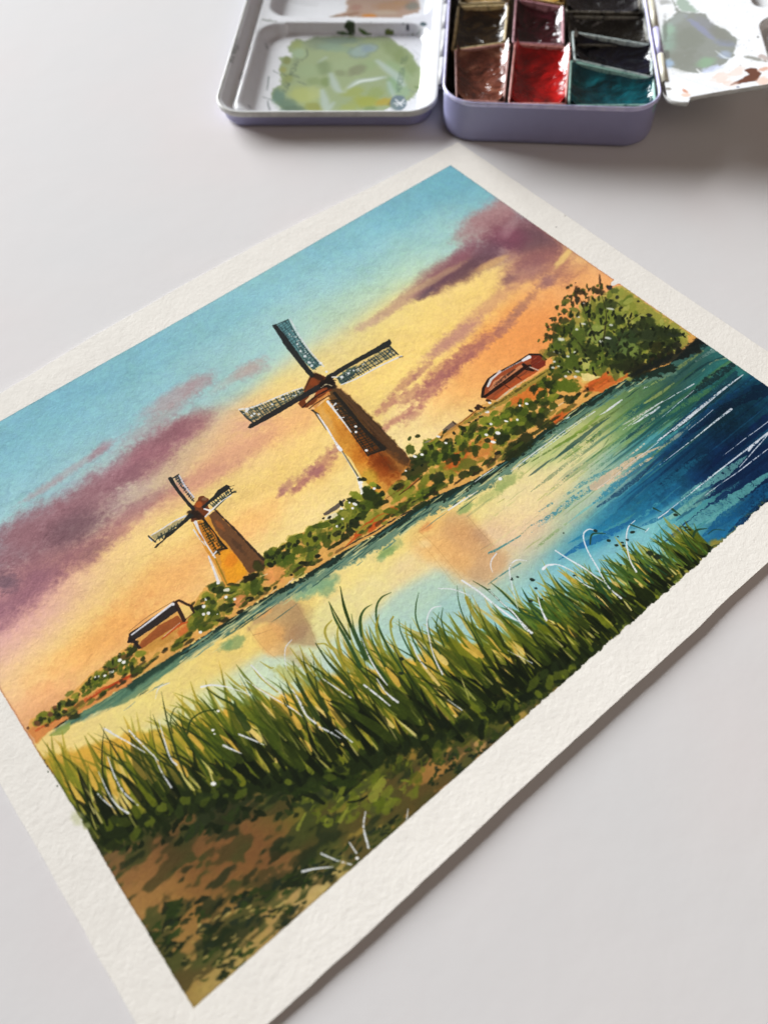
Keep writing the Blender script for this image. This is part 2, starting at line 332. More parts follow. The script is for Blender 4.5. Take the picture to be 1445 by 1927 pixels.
    P([(650,640),(760,570),(900,600),(900,700),(960,800),(800,830),(730,760)], 'e8b074', .7, soft=9, rough=4, cv=True)
    B(760,480,60,28,35,'e2a56c',.8,soft=.8); B(1010,640,110,60,30,'a4886e',.7,soft=.9); B(1010,830,130,60,-20,'c0a878',.5,soft=1)
    S([(620,590),(740,750),(880,870)], 3, '7a6448', .5); S([(1000,400),(1100,560),(1180,740)], 3, '7a6448', .5); S([(660,660),(740,640),(820,610)], 3, '6a5848', .6)
    S([(480,1060),(640,1040),(860,1050)], 2, '8fa080', .5)
    C.crop(0, 0, 1); B(850, 1010, 46, 40, -35, 'e6a066', .4, soft=1.3); B(880, 1050, 40, 40, -35, 'cf9c6c', .3, soft=1.3); B(520, 1200, 30, 30, -35, 'dc9c60', .4, soft=1.3); B(560, 1160, 26, 34, -35, 'a08060', .4, soft=1.2)
    C.crop(320, 1040, 4.25)
    # green reflections of the bushes along the shore
    for b in [(520,720,90,50,'7f9a6a',.75),(450,740,60,34,'86a070',.7),(1240,280,90,60,'7d9f78',.75),(1100,300,120,40,'86a888',.7)]:
        B(b[0], b[1], b[2], b[3], 30, b[4], b[5], soft=.7, n=.4)
    C.crop(480, 800, 4.25)
    for b in [(1060,1010,90,40,'8aa468',.75),(1020,1060,40,24,'8aa87c',.6),(1130,960,60,40,'93a470',.6),(480,1310,150,44,'86a682',.75),(620,1250,60,50,'8aa880',.6)]:
        B(b[0], b[1], b[2], b[3], 32, b[4], b[5], soft=.8, n=.4)
    C.crop(640, 840, 4.25)
    for b in [(1000,500,70,34,'8fa26a',.85),(370,850,60,30,'8aa26a',.7),(1200,390,160,36,'b2b878',.7),(1340,280,130,44,'93a468',.75)]:
        B(b[0], b[1], b[2], b[3], 32, b[4], b[5], soft=.8, n=.4)
    # ---- long strokes of water, level with the picture (authored in paper mm)
    def level(x0, x1, y, w, col, a, dry=0.0, tilt=0.0, rough=.25):
        xs = np.linspace(x0, x1, 5); ys = y + tilt * np.linspace(0, 1, 5) + rng.normal(0, .08, 5)
        S(np.stack([xs, ys], 1), [w * .15, w, w * .9, w * .7, w * .1], col, a, mm=True, dry=dry, rough=rough)
    for k in range(150):
        x = rng.uniform(150, 224); y = rng.uniform(6, 50); L = rng.uniform(8, 34)
        t = (x - 150) / 74 * .6 + (1 - abs(y - 24) / 30) * .4
        pal = ['123258', '173f68', '0f2c50', '1f5a80', '2a7498'] if t > rng.uniform(.35, .8) else ['4f9aa8', '3a88a0', '6fb0b4', '2f7c98', '5a9c98']
        if y > 36: pal = ['1f4a4c', '2c5c50', '47704c', '6c8a50', '23505c', '1a3c48', '5c8478']
        level(x - L / 2, x + L / 2, y, rng.uniform(.35, 1.5), pal[rng.integers(len(pal))], rng.uniform(.25, .6), dry=rng.choice([0, 0, .35, .6]))
    for k in range(60):
        x = rng.uniform(120, 200); y = rng.uniform(30, 54); L = rng.uniform(6, 22)
        pal = ['6c8a58', '8a9c5c', 'a8b070', '4c7058', '3c6258', 'c8c88c']
        level(x - L / 2, x + L / 2, y + (150 - x) * .06, rng.uniform(.3, 1.0), pal[rng.integers(len(pal))], rng.uniform(.2, .5), dry=rng.choice([0, .4]))
    C.crop(1000, 440, 2.919)
    D1 = lambda pts, w, col, a=.9, dry=.0: S(pts, w, col, a, dry=dry, rough=.3)
    for st in [([(0,1600),(120,1540),(240,1450),(400,1350),(440,1300)],[8,22,34,26,6],'4c8694',.85,.5),([(180,1440),(300,1360),(430,1300)],[10,24,20],'4f8894',.7,.6),([(40,1525),(110,1480)],[6,14],'5a8a90',.8,.3),([(0,1640),(60,1590),(120,1560)],[6,18,8],'7098a0',.6,.6),
               ([(360,1500),(480,1420),(580,1340),(700,1230)],[8,26,24,4],'2f5670',.85,.2),([(340,1480),(440,1400),(560,1290),(680,1200)],[10,36,30,6],'3f8098',.7,.3),([(580,1360),(640,1290),(740,1200)],[4,8,4],'2a4c68',.8,.2),
               ([(200,1700),(380,1610),(560,1500),(760,1360),(900,1240)],[4,44,60,50,10],'2f7c9c',.8,.15),([(150,1790),(260,1720),(420,1650),(560,1570)],[4,30,44,10],'276c98',.85,.1),([(560,1620),(700,1560),(860,1460),(980,1390)],[4,26,34,8],'2c6c90',.7,.3),
               ([(560,1480),(700,1380),(820,1300),(960,1210)],[8,40,50,10],'2a7898',.6,.2),([(720,1700),(840,1610),(960,1540),(1010,1490)],[4,36,40,8],'1c4c80',.85,.1),([(780,1650),(920,1560),(1100,1430),(1299,1290)],[6,50,70,90],'173a66',.85,.1),([(900,1480),(1020,1400),(1160,1290),(1299,1190)],[6,50,80,80],'13305a',.85,.1),
               ([(960,1300),(1080,1190),(1180,1120),(1299,1020)],[6,46,50,60],'13305a',.85,.1),([(700,1130),(800,1060),(930,960),(1060,850),(1140,790)],[6,22,34,40,20],'1c3c44',.85,.1),([(830,1120),(960,1020),(1100,920),(1290,850)],[8,50,80,70],'133050',.8,.15),
               ([(880,960),(980,880),(1090,800),(1120,760)],[6,36,40,20],'1e4250',.8,.1),([(760,1020),(880,930),(1000,840),(1110,740)],[6,16,22,20],'24524c',.7,.1),([(620,930),(700,880),(780,820)],[8,20,6],'c0c070',.6,.1),([(640,840),(720,790),(800,740),(940,640)],[4,22,20,10],'a8ac68',.6,.3),
               ([(400,760),(600,680),(760,640)],[4,10,4],'2c4840',.8,.1),([(560,800),(700,720),(850,640),(960,590)],[8,44,60,50],'1f3436',.9,.05),([(840,620),(900,590),(960,600)],[30,50,30],'1c2628',.95,0),
               ([(900,700),(980,650),(1020,640)],[10,18,14],'93a49c',.6,.3),([(860,760),(960,700),(1040,660)],[6,14,10],'3c6c6c',.7,.1),([(840,800),(950,720),(1070,670)],[5,14,14],'24484c',.8,.1),([(930,760),(1000,700),(1080,680)],[4,8,8],'b8b890',.6,.3),
               ([(850,900),(980,800),(1100,720)],[10,50,30],'1c3034',.8,.1),([(740,1000),(900,900),(1000,840)],[10,36,10],'5c8458',.6,.2),([(870,1060),(1000,950),(1180,850)],[6,26,40],'1c5478',.6,.2),
               ([(820,1450),(940,1380),(1060,1310),(1180,1220)],[10,40,50,6],'8cc0bc',.75,.1),([(760,1560),(900,1470),(1000,1400)],[20,50,16],'9ac4b4',.6,.2),([(830,1620),(960,1540),(1100,1460),(1240,1360),(1299,1320)],[20,60,56,30,20],'7cbcbc',.85,.1),([(960,1590),(1080,1520),(1200,1440)],[10,30,10],'8cc4c0',.6,.1),
               ([(940,1660),(1060,1560),(1200,1470),(1299,1390)],[10,60,60,50],'1f6894',.8,.15),([(1020,1680),(1120,1600),(1240,1500),(1299,1440)],[10,40,50,40],'2c7ca4',.7,.2),([(1080,1640),(1180,1560),(1290,1470)],[6,34,40],'173a60',.8,.4),([(1200,1560),(1290,1480)],[20,30],'142c4c',.9,.35),
               ([(380,1190),(420,1130),(440,1110)],[3,6,3],'5a7050',.6,.2),([(0,1250),(200,1130),(420,1000),(560,900)],[6,14,12,4],'5c7040',.7,.2),([(180,1240),(300,1150),(440,1040),(560,940)],[3,8,10,3],'6a8444',.6,.2),([(120,1180),(260,1090),(420,960)],[4,20,4],'7c9440',.6,.1)]:
        D1(*st)
    # pale peach gaps between the strokes
    for st in [([(520,1230),(600,1170),(620,1150)],[4,10,5],'dcc8a8',.8,.4),([(340,1390),(460,1310),(560,1240),(700,1170)],[40,44,30,5],'d9b898',.8,.15),([(360,1400),(500,1330),(640,1240),(680,1225)],[6,14,12,3],'dabb9c',.8,.5),([(700,1180),(800,1110),(900,1020)],[14,16,3],'c4b8a0',.6,.3),([(500,1050),(620,980),(720,920)],[3,12,6],'c9c8c0',.8,.3)]:
        D1(*st)
    C.crop(0, 0, 1)
    for b in [(1420,880,150,70,40,'98aca8',.6),(1330,830,120,44,40,'9aa4a4',.5),(1400,760,90,30,40,'84928c',.55),(1240,900,110,36,38,'b0b8b4',.4),(1480,950,90,50,40,'9aaeaa',.5),(1290,700,80,22,40,'94a09a',.4)]:
        B(b[0], b[1], b[2], b[3], b[4], b[5], b[6], soft=1.3, n=.3, mul=True, fine=.05)
    # shore: dark teal band of reflection under the bank
    C.crop(0, 0, 1)
    shore = [(101,1369),(150,1343),(200,1315),(249,1284),(320,1240),(390,1195),(452,1155),(489,1132),(565,1090),(645,1042),(706,1010),(774,964),(819,938),(893,906),(945,873),(1039,802),(1119,748),(1182,715),(1258,690)]
    S([(x + 6, y + 6) for x, y in shore], [4,10,14,16,16,20,24,28,30,34,36,36,36,36,34,32,28,26,26], '3f625a', .8, rough=.5, soft=5)
    S([(x + 10, y + 11) for x, y in shore[1:]], [6,12,16,10,12,14,20,24,26,24,22,14,12,12,12,12,10], '7c9684', .5, rough=.6, soft=6)
    S([(x + 1, y + 1) for x, y in shore], [2,5,10,12,11,11,11,11,12,13,14,16,20,20,22,20,20,24,30], '22322a', .92, rough=.9, soft=1.5)
    for k in range(230):
        t = rng.uniform(.02, .97); i = t * (len(shore) - 1); j = int(i); f = i - j
        x = shore[j][0] * (1 - f) + shore[j + 1][0] * f; y = shore[j][1] * (1 - f) + shore[j + 1][1] * f
        q = on_paper([(x, y)])[0]; L = rng.uniform(2.0, 9)
        level(q[0] - L / 2, q[0] + L / 2, q[1] - abs(rng.normal(0, 2.2)) * np.interp(t, [0, .5, 1], [.6, 1.1, 1]), rng.uniform(.15, .6), ['2a4744', '39605c', 'b8c090', '5a7f78', '324c48', 'd4cf98'][rng.integers(6)], .75)
    C.crop(0, 1080, 4.25)
    P([(400,1290),(450,1240),(560,1190),(640,1150),(800,1100),(1000,1040),(1140,950),(1300,820),(1440,720),(1440,640),(1200,780),(1000,900),(800,1010),(640,1100)], '5f7f68', .8, soft=3, rough=2)
    P([(1000,900),(1200,760),(1440,600),(1440,660),(1250,800),(1060,930)], '2c4438', .85, soft=5, rough=3)
    S([(990,1095),(1040,1060),(1085,1020)], [3,8,4], '8a9a90', .8); S([(1170,960),(1260,905),(1340,870)], [3,7,4], '8a9a94', .8)
    P([(400,1295),(470,1235),(560,1190),(560,1240),(510,1285)], '8c9a58', .85, soft=1, rough=2)
    # ---- the far bank
    C.crop(0, 0, 1)
    bank = [(52,1372),(58,1355),(75,1346),(92,1340),(110,1322),(130,1308),(150,1292),(172,1268),(200,1250),(222,1232),(245,1212),(268,1196),(350,1138),(368,1130),(384,1107),(425,1098),(490,1066),(500,1040),(525,1030),(545,1015),(565,1003),(604,998),(640,985),(668,960),(690,925),(720,925),(765,872),(790,860),(804,838),(831,811),(869,792),(907,762),(960,740),(1030,690),(1100,640),(1150,560),(1168,540),(1230,580),(1290,620),(1312,636),
            (1258,686),(1182,711),(1119,744),(1039,798),(945,869),(893,902),(819,934),(774,960),(706,1006),(645,1038),(565,1086),(489,1129),(452,1152),(390,1192),(320,1237),(249,1282),(200,1315),(150,1343),(101,1371),(70,1400)]
    P(bank, 'd9a05c', .95, soft=1.2, rough=2.2)
    P([(52,1375),(110,1340),(180,1300),(250,1270),(250,1284),(160,1335),(100,1372),(68,1398)], 'cf8450', .8, soft=2, rough=3)
    S([(68,1375),(120,1345),(190,1300),(252,1272)], [4,6,6,5], 'b5532c', .65, rough=.6, dry=.3); S([(165,1318),(210,1290),(248,1270)], [3,5,4], 'a5401c', .8)
    # warm earth of the bank
    for b in [(372,1163,16,12,10,'d8552c',.8),(352,1185,24,10,30,'c96634',.7),(515,1078,24,20,0,'e5955c',.9),(505,1062,14,8,20,'c55a30',.7),(455,1128,18,12,30,'e2895e',.85),(300,1205,40,12,32,'bd8a44',.7),
              (700,985,40,8,35,'c25a26',.8),(730,968,20,6,35,'b84f20',.7),(862,862,34,18,35,'c9622c',.85),(905,845,36,22,30,'d88a50',.8),(860,880,40,10,30,'b86a34',.7),(1000,740,40,16,32,'cf7434',.85),(970,760,20,8,35,'c86c30',.6),(1130,712,34,13,35,'c4602c',.9),(1160,700,20,10,30,'c87038',.8),(1050,785,26,7,36,'c4642c',.9),(1000,770,30,8,35,'e8b870',.7),(1105,712,14,8,30,'e4c070',.8),(765,935,20,10,30,'d09450',.7),(800,915,30,9,30,'d8954c',.7)]:
        B(b[0], b[1], b[2], b[3], b[4], b[5], b[6], soft=.7, n=.35)
    S([(1003,796),(1030,776),(1062,756)], [3,4,2], 'e8c49a', .8); S([(868,862),(900,835),(905,830)], [1,5,2], 'b8431a', .9)
    # greens
    def leaves(poly_, n, r, cols, a=(.7, .95), ang=(0, 90), stretch=(1.1, 2.0), nn=.3):
        pp = np.array(poly_, float); lo, hi = pp.min(0), pp.max(0); c = 0
        while c < n:
            x, y = rng.uniform(lo, hi)
            ins = False
            for i in range(len(pp)):
                (ax, ay), (bx, by) = pp[i], pp[(i + 1) % len(pp)]
                if (ay > y) != (by > y) and x < (bx - ax) * (y - ay) / (by - ay) + ax: ins = not ins
            if not ins: continue
            c += 1
            rr = rng.uniform(*r); st = rng.uniform(*stretch)
            B(x, y, rr * st, rr, rng.uniform(*ang), cols[rng.integers(len(cols))], rng.uniform(*a), soft=.35, n=nn)
    OL = ['8a8a3a', '7c8230', '6c7428', '92903f', '5f6a24']; MG = ['4c5a22', '55622a', '414e20', '616c24']; DK = ['2c3418', '262e18', '343c1e', '202816']
    leftb = [(60,1362),(80,1342),(112,1330),(150,1300),(175,1272),(215,1240),(248,1215),(262,1238),(255,1262),(220,1268),(165,1305),(110,1350),(70,1372)]
    leaves(leftb, 90, (3, 6), OL, (.5, .85)); leaves([(150,1300),(215,1245),(250,1222),(262,1250),(215,1272),(160,1308)], 50, (2.5, 5), MG)
    for x, y, r in [(53,1370,3),(71,1361,6),(95,1344,5),(104,1333,4),(110,1350,5.5)]: B(x, y, r, r, 0, '6a4a34', .9, soft=.3)
    C.crop(0, 1080, 4.25)
    for b in [(560,1035,40,26,20,'2a2e1c'),(500,1030,30,20,10,'55602c'),(600,1020,30,20,30,'5a6428'),(470,1143,26,18,10,'2c3220'),(570,1115,60,26,15,'3c4426'),(600,1140,50,24,20,'2f3820'),(560,955,42,18,30,'6c7434'),(690,960,40,16,25,'5c6a28'),(900,815,24,22,0,'343a1e'),(1058,770,18,44,0,'2c341c'),(1145,680,26,16,50,'333a1c'),(785,890,22,16,0,'4c5a22'),(890,750,60,26,10,'6a5430'),(1010,660,60,20,10,'6a5430'),(1060,620,55,22,45,'2e3a1e'),(1090,560,30,14,60,'3a3426'),(900,720,60,30,10,'5c6628'),(1120,640,50,26,20,'7c8432')]:
        B(*b[:5], b[5], .9, soft=.35, n=.3)
    S([(440,1232),(480,1205),(540,1165)], [4,14,8], '3a2c1c', .9)
    for x, y, r, q in [(778,825,22,12),(840,814,14,8),(893,785,24,11),(960,690,16,12),(992,706,16,12),(958,645,8,5)]: B(x, y, r, q, 25, 'f4f2ec', .97, soft=.3, n=.15, fine=0)
    # ridge between the two mills
    C.crop(0, 0, 1)
    mid = [(383,1118),(400,1100),(430,1104),(470,1088),(495,1052),(505,1036),(525,1030),(548,1012),(568,1004),(600,988),(640,968),(665,935),(700,922),(720,930),(700,960),(660,985),(620,1015),(585,1050),(545,1080),(500,1100),(470,1125),(430,1150),(395,1178),(365,1190),(350,1165),(370,1140)]
    leaves(mid, 230, (4, 8), OL + ['a89a48'], (.45, .85)); leaves(mid, 120, (3, 7), MG, (.5, .85)); 
    leaves([(600,990),(650,960),(700,930),(745,910),(770,880),(830,840),(900,800),(960,770),(1000,750),(1010,790),(945,850),(860,890),(790,940),(720,980),(640,1020)], 200, (4, 8), OL, (.4, .8))
    for b in [(515,1078,20,13,0,'e89a5e',.85),(452,1130,13,9,30,'e58e60',.8),(700,985,42,6,35,'bd5524',.85),(735,967,18,4,38,'b4481c',.8),(862,862,28,11,35,'c45c28',.85),(905,848,30,14,30,'d8864a',.75),(885,874,18,6,35,'dc9460',.6)]:
        B(b[0], b[1], b[2], b[3], b[4], b[5], b[6], soft=.6, n=.4)
    C.crop(320, 1040, 4.25)
    for b in [(640,200,70,28,25,'2c2a18'),(680,245,36,24,50,'46531e'),(775,290,30,16,0,'2c3018'),(640,370,34,22,0,'282c1a'),(720,325,22,16,0,'3a421e'),(803,95,24,20,0,'333a1c'),(440,435,60,28,20,'36401e'),(430,535,50,26,5,'2e301c'),(230,435,50,16,15,'2c321c'),(345,395,20,16,0,'3e4822'),(460,310,60,28,0,'3b4720'),(390,300,60,30,15,'36411e'),(340,260,60,20,20,'434f22'),(280,600,60,30,20,'56601f'),(500,420,30,14,20,'2c341c'),(1055,80,24,12,10,'2c301a'),(1100,92,32,20,5,'272c1a'),(1180,28,24,18,0,'30381a'),(920,20,50,30,0,'4a5a22'),(970,178,12,9,0,'1e1e16'),(560,475,30,16,30,'2a2a1e'),(110,690,90,30,35,'7a7a2c'),(60,740,70,40,40,'5c6424'),(520,260,36,14,0,'3a4020')]:
        B(*b[:5], b[5], .9, soft=.35, n=.35)
    S([(930,260),(980,215),(1040,180)], [4,12,3], 'efe0c8', .9, dry=.2); S([(800,330),(850,290)], [3,7], 'ecd8b0', .8); S([(715,195),(780,170)], [3,6], 'e8dcb0', .8)
    for x, y, r in [(288,373,13),(272,430,16),(270,492,13),(308,484,15),(448,355,14),(518,372,12),(380,492,6),(245,636,14),(385,242,14)]: B(x, y, r, r * .85, 20, 'f3f1ea', .97, soft=.3, n=.1, fine=0)
    C.crop(480, 800, 4.25)
    for b in [(1300,88,24,16,15,'2f381c'),(1235,105,12,20,-30,'3c4a20'),(1240,190,40,44,0,'46541e'),(1290,300,90,70,20,'30361c'),(1240,390,60,50,0,'2f371a'),(1150,490,44,26,15,'34381a'),(1120,510,20,12,0,'2c301a'),(1290,420,60,40,30,'3e4a1e'),(1390,170,60,60,0,'5c6a24'),(1420,280,50,40,0,'4c5c20'),(910,550,60,50,0,'2e3618'),(960,620,70,50,10,'303818'),(880,650,60,50,0,'4e5c20'),(1020,620,60,22,15,'2c3418'),(1000,560,20,20,0,'38421c'),(1020,545,22,18,0,'2c361a'),(835,437,20,14,0,'272e1a'),(872,432,16,14,0,'272e1a'),(965,490,34,20,-30,'323c1c'),(900,510,30,24,0,'5c6a24'),(820,570,50,24,-40,'8a8a34'),(765,600,30,24,0,'2c341c'),(795,610,36,20,-20,'323a1e'),
              (800,790,50,44,0,'272e1c'),(760,850,40,40,0,'2a321c'),(720,890,44,26,40,'2b3219'),(640,960,70,12,30,'30381a'),(700,920,60,14,32,'30381a'),(850,730,60,30,30,'33401c'),(560,800,54,26,0,'50601f'),(620,770,30,20,0,'363f1e'),(660,865,36,24,20,'3a3c1e'),(500,1047,28,17,0,'24281a'),(570,920,36,60,0,'4c5820'),(350,1000,60,40,15,'55601f'),(440,930,60,40,20,'80812e'),(300,930,40,30,30,'6c7428'),(360,885,26,20,20,'5c6a24'),(270,1070,60,50,0,'4c5e20'),(240,1030,34,20,0,'333c1c'),(85,1035,20,16,0,'3a421c'),(122,1060,12,10,0,'262c18'),(150,1068,14,10,0,'262c18'),(350,1160,50,40,0,'5c6a22'),(450,1110,28,20,0,'262a1a'),(374,1102,26,14,5,'262a18'),(125,1118,26,22,0,'272c18'),
              (1080,690,60,24,0,'5a6a24'),(1200,640,70,30,15,'46561e'),(1300,590,110,26,10,'52621e'),(1170,695,24,16,0,'262a18'),(1330,640,70,24,20,'2c3a22'),(1400,540,70,26,-10,'33441f'),(1360,440,60,30,35,'7a7c30'),(1180,560,110,22,33,'8f8f3a'),(1000,740,70,16,30,'8c8c38'),(880,820,70,14,33,'95903c')]:
        B(*b[:5], b[5], .88, soft=.35, n=.38)
    P([(545,708),(715,588),(722,600),(660,670),(590,712),(555,722)], '5c5450', .92, soft=1, rough=1); P([(590,720),(650,700),(670,720),(600,750),(560,760)], 'efe2c0', .8, soft=1, rough=2)
    for x, y, r, q in [(1206,266,14,14),(1276,250,16,11),(1334,236,17,11),(1158,324,22,9),(1198,362,16,8),(700,750,11,9),(658,810,14,10),(690,667,14,9),(755,620,9,8),(797,632,20,11),(780,665,11,9),(850,546,10,9),(805,10,12,9),(950,510,10,9)]: B(x, y, r, q, -20, 'f6f4ee', .97, soft=.3, n=.1, fine=0)
    for b in [(548,744,12,9),(595,738,20,13),(690,630,14,26)]: B(b[0], b[1], b[2], b[3], 30, '232820', .9, soft=.35)
    S([(1150,560),(1240,490),(1330,420)], [6,16,8], '4a3218', .8, dry=.2); S([(1200,520),(1300,430),(1330,400)], [6,14,5], 'c07844', .7, dry=.2); S([(1040,590),(1150,520),(1200,480)], [5,16,6], '6e4a20', .7, dry=.2)
    S([(720,975),(830,880),(940,830),(1060,740)], [6,26,30,8], 'b4501e', .75, dry=.15, rough=.4)
    S([(700,990),(820,920),(960,850),(1100,760),(1250,680)], [5,12,10,12,10], '2c2c26', .85, rough=.5, dry=.2)
    S([(390,1170),(320,1225),(260,1270)], [4,10,3], 'ecd8bc', .8, dry=.3)
    # bank below the great tree
    C.crop(780, 620, 4.25)
    for b in [(1120,440,70,34,10,'5a6a22'),(1220,450,90,50,0,'66752a'),(1050,570,70,34,10,'44521f'),(1150,540,40,18,5,'29331c'),(1235,560,50,34,0,'2f3a1c'),(1090,440,40,26,30,'2a341c'),(1405,475,32,14,0,'222620'),(1110,610,34,30,0,'46541e'),(940,610,40,40,0,'3c491c'),(1030,670,50,40,20,'3a461d'),(900,740,70,60,10,'38451c'),(830,800,60,40,20,'2e381c'),(990,720,60,60,0,'2b351c'),(1060,760,50,40,0,'2b361e'),(920,700,30,26,0,'262e1a'),(720,700,30,50,50,'46541e'),(760,680,24,36,50,'3e4a1c'),(810,660,34,24,0,'3c481d'),(840,592,20,14,10,'2a321c'),(870,660,50,34,0,'4a5a20'),(640,720,60,40,0,'7e8a34'),(560,740,60,40,0,'92943c'),(440,840,60,40,0,'8c9238'),(420,790,34,20,0,'727c2a'),(345,880,26,36,0,'5c6a24'),(550,830,50,30,0,'6c7828'),(600,825,18,14,0,'2a321a'),(560,785,24,12,-10,'38441e'),(590,755,26,10,-10,'38441e'),
              (690,850,60,34,0,'2c361c'),(700,880,60,30,35,'2b341c'),(740,820,50,20,10,'3f4c1f'),(665,985,28,15,20,'22241c'),(790,960,90,70,20,'333a1e'),(880,900,80,60,30,'2a321c'),(760,1010,70,34,30,'2c321c'),(170,1010,44,54,0,'37441f'),(140,955,40,20,-40,'2f3a1d'),(190,920,24,16,-30,'38441e'),(280,930,50,30,10,'313c1e'),(300,960,26,20,0,'3a461e'),(240,1010,70,40,10,'4c5a22'),(60,1010,70,40,30,'46541f'),(50,1080,80,50,20,'3a421f'),(430,1080,70,50,0,'6a6c2c'),(190,1190,60,50,0,'2e381e'),(200,1240,60,36,0,'333e1e'),(296,1200,20,40,-10,'36421e'),(400,1160,50,34,20,'333c1e'),(480,1130,60,36,20,'2e361e'),(60,1110,90,30,30,'4c4a24'),(325,910,12,10,0,'262c1a'),(90,1300,110,30,20,'6c7a2a'),(160,1270,100,24,20,'3c4a20')]:
        B(*b[:5], b[5], .88, soft=.35, n=.38)
    leaves([(869,810),(930,770),(990,735),(1030,760),(1020,790),(960,820),(900,830)], 0, (2, 4), DK)
    P([(220,800),(305,735),(350,760),(300,800),(235,835)], '6c6058', .9, soft=1, rough=1); S([(305,735),(340,770),(420,830)], [10,8,3], '3a2c20', .85); S([(120,890),(80,905)], [14,8], '8a8080', .8)
    S([(120,900),(260,830),(420,720),(560,630)], [16,30,26,14], 'b98a48', .7, rough=.4); S([(350,760),(440,690),(540,610)], [5,10,6], '7a5228', .85)
    # far farmhouse on the right
    P([(545,545),(540,480),(590,400),(700,325),(920,200),(1000,200),(1050,240),(1045,285),(960,350),(740,490),(650,565),(600,560)], '8e4a2c', .9, soft=1, rough=1.2)
    P([(590,480),(640,410),(760,340),(880,265),(890,285),(780,365),(680,440),(610,500)], 'c98a66', .85, soft=1, rough=1.5)
    P([(640,545),(700,490),(850,380),(960,330),(960,350),(820,440),(700,520),(655,555)], 'b25c32', .95, soft=1, rough=1)
    P([(930,205),(1000,203),(1050,240),(1045,285),(985,325),(930,290)], '7a3424', .95, soft=1, rough=1)
    LN = lambda q, w, c, a=.92, dry=0: S(q, w, c, a, n=1, dry=dry)
    LN([(540,540),(550,470),(590,400),(640,360),(800,275),(920,200),(1000,200),(1050,240)], [20,22,20,16,16,20,18,14], '2a221e')
    LN([(560,540),(640,480),(760,395),(880,305),(920,290)], [20,28,34,28,24], '2c1e18'); LN([(640,450),(720,380),(800,320)], [16,24,12], '4a342a', .85, .2); LN([(600,480),(660,420)], [8,12], '6a4c3c', .7, .3)
    LN([(870,280),(900,310),(950,330)], [26,40,16], '241916'); LN([(545,540),(580,520)], [12,14], '2a1c16'); LN([(700,430),(760,470)], [10,8], '5a2c1c'); LN([(800,365),(850,400)], [12,8], '5a2c1c')
    LN([(585,455),(610,400),(650,365)], [16,20,12], 'd6d8d8'); LN([(650,365),(760,300),(860,250)], [8,9,9], 'a9aaac', .85, .2); LN([(865,248),(915,220)], [20,30], 'eaeaec', .96); LN([(640,380),(680,335)], [10,22], 'e0d4d4', .8)
    for _ in range(26):
        x = rng.uniform(580, 1000); y = 560 - (x - 560) * .72 + rng.uniform(-50, 20); L = rng.uniform(30, 110)
        S([(x, y), (x + L * .8, y - L * .55)], [3, rng.uniform(6, 14), 3], ['4a2a1e', '2e1e18', '6e3a24', 'b87450', '8c8078'][rng.integers(5)], .6, dry=.35, n=2)
    LN([(920,300),(985,325)], [5,10], 'dcd8d0', .85, .2); LN([(655,570),(760,485),(900,392)], [12,16,6], 'c8bca4', .8, .2)
    C.crop(0, 0, 1); leaves([(800,850),(870,800),(930,770),(1000,740),(1045,700),(1050,745),(1000,790),(930,830),(860,870),(810,880)], 95, (3, 7), ['6c7a2a', '4c5a20', '38441c', '7c8430', '2c361a'], (.6, .92)); leaves([(1000,735),(1030,690),(1045,690),(1050,730),(1020,750)], 30, (3, 7), ['5c6a24', '38441c', '2c361a'], (.7, .92)); C.crop(780, 620, 4.25)
    for x, y in [(450,650),(500,630),(570,632),(520,615),(590,570)]: B(x, y, 24, 12, -20, '34261c', .9, soft=.35)
    for x, y, r, q in [(520,672,15,11),(578,658,20,11),(632,620,15,9),(600,587,16,9),(610,756,12,9),(572,842,16,10),(665,828,22,13),(628,900,22,10),(820,722,11,9),(730,733,17,7),(840,608,10,8),(895,594,15,9),(250,908,13,8),(190,857,17,8),(58,1000,15,10),(683,1194,16,14),(8,1018,10,10),(1340,250,14,9)]: B(x, y, r, q, -15, 'f3f2ee', .96, soft=.3, n=.12, fine=0)
    C.crop(0, 0, 1)
    bt = [(101,1362),(150,1334),(200,1306),(249,1273),(320,1228),(390,1182),(452,1142),(489,1119),(565,1076),(645,1028),(706,996),(774,950),(819,924),(893,892),(945,859),(1039,788),(1119,734),(1182,701)]
    for k in range(150):
        t = rng.uniform(0, 16.99); i = int(t); f = t - i
        x = bt[i][0] * (1 - f) + bt[i + 1][0] * f; y = bt[i][1] * (1 - f) + bt[i + 1][1] * f - rng.uniform(-4, 12)
        B(x, y, rng.uniform(5, 13), rng.uniform(2, 4), rng.uniform(28, 42), ['6c7030', '4c5622', '343c1e', '262c1a', '7c7a34', '3c3420'][rng.integers(6)], rng.uniform(.5, .9), soft=.5, n=.5)
    tw = [(x, y) for x, y in bank[2:38]]
    for k in range(170):
        t = rng.uniform(0, 1); i = int(t * 34); f = t * 34 - i
        x = tw[i][0] * (1 - f) + tw[i + 1][0] * f if i + 1 < len(tw) else tw[-1][0]; y = tw[i][1] * (1 - f) + tw[i + 1][1] * f if i + 1 < len(tw) else tw[-1][1]
        if 245 < x < 360 or 690 < x < 765 or 905 < x < 1030 or 425 < x < 495: continue
        y += rng.uniform(3, 26) if x < 1000 else rng.uniform(3, 14)
        B(x, y, rng.uniform(2.5, 6.5), rng.uniform(1.6, 4), rng.uniform(-20, 100), DK[rng.integers(4)], rng.uniform(.6, .92), soft=.4, n=.5)
    C.crop(780, 620, 4.25)
    S([(400,745),(560,650),(700,575),(860,470),(1070,335)], [22,34,44,56,50], '94853f', .85, rough=.5); S([(480,690),(640,600),(780,520),(900,440)], [6,14,12,6], '5c5226', .8, rough=.5, dry=.3); S([(640,590),(760,520),(950,400),(1060,330)], [8,10,12,8], '4c4a22', .75, rough=.5, dry=.3)
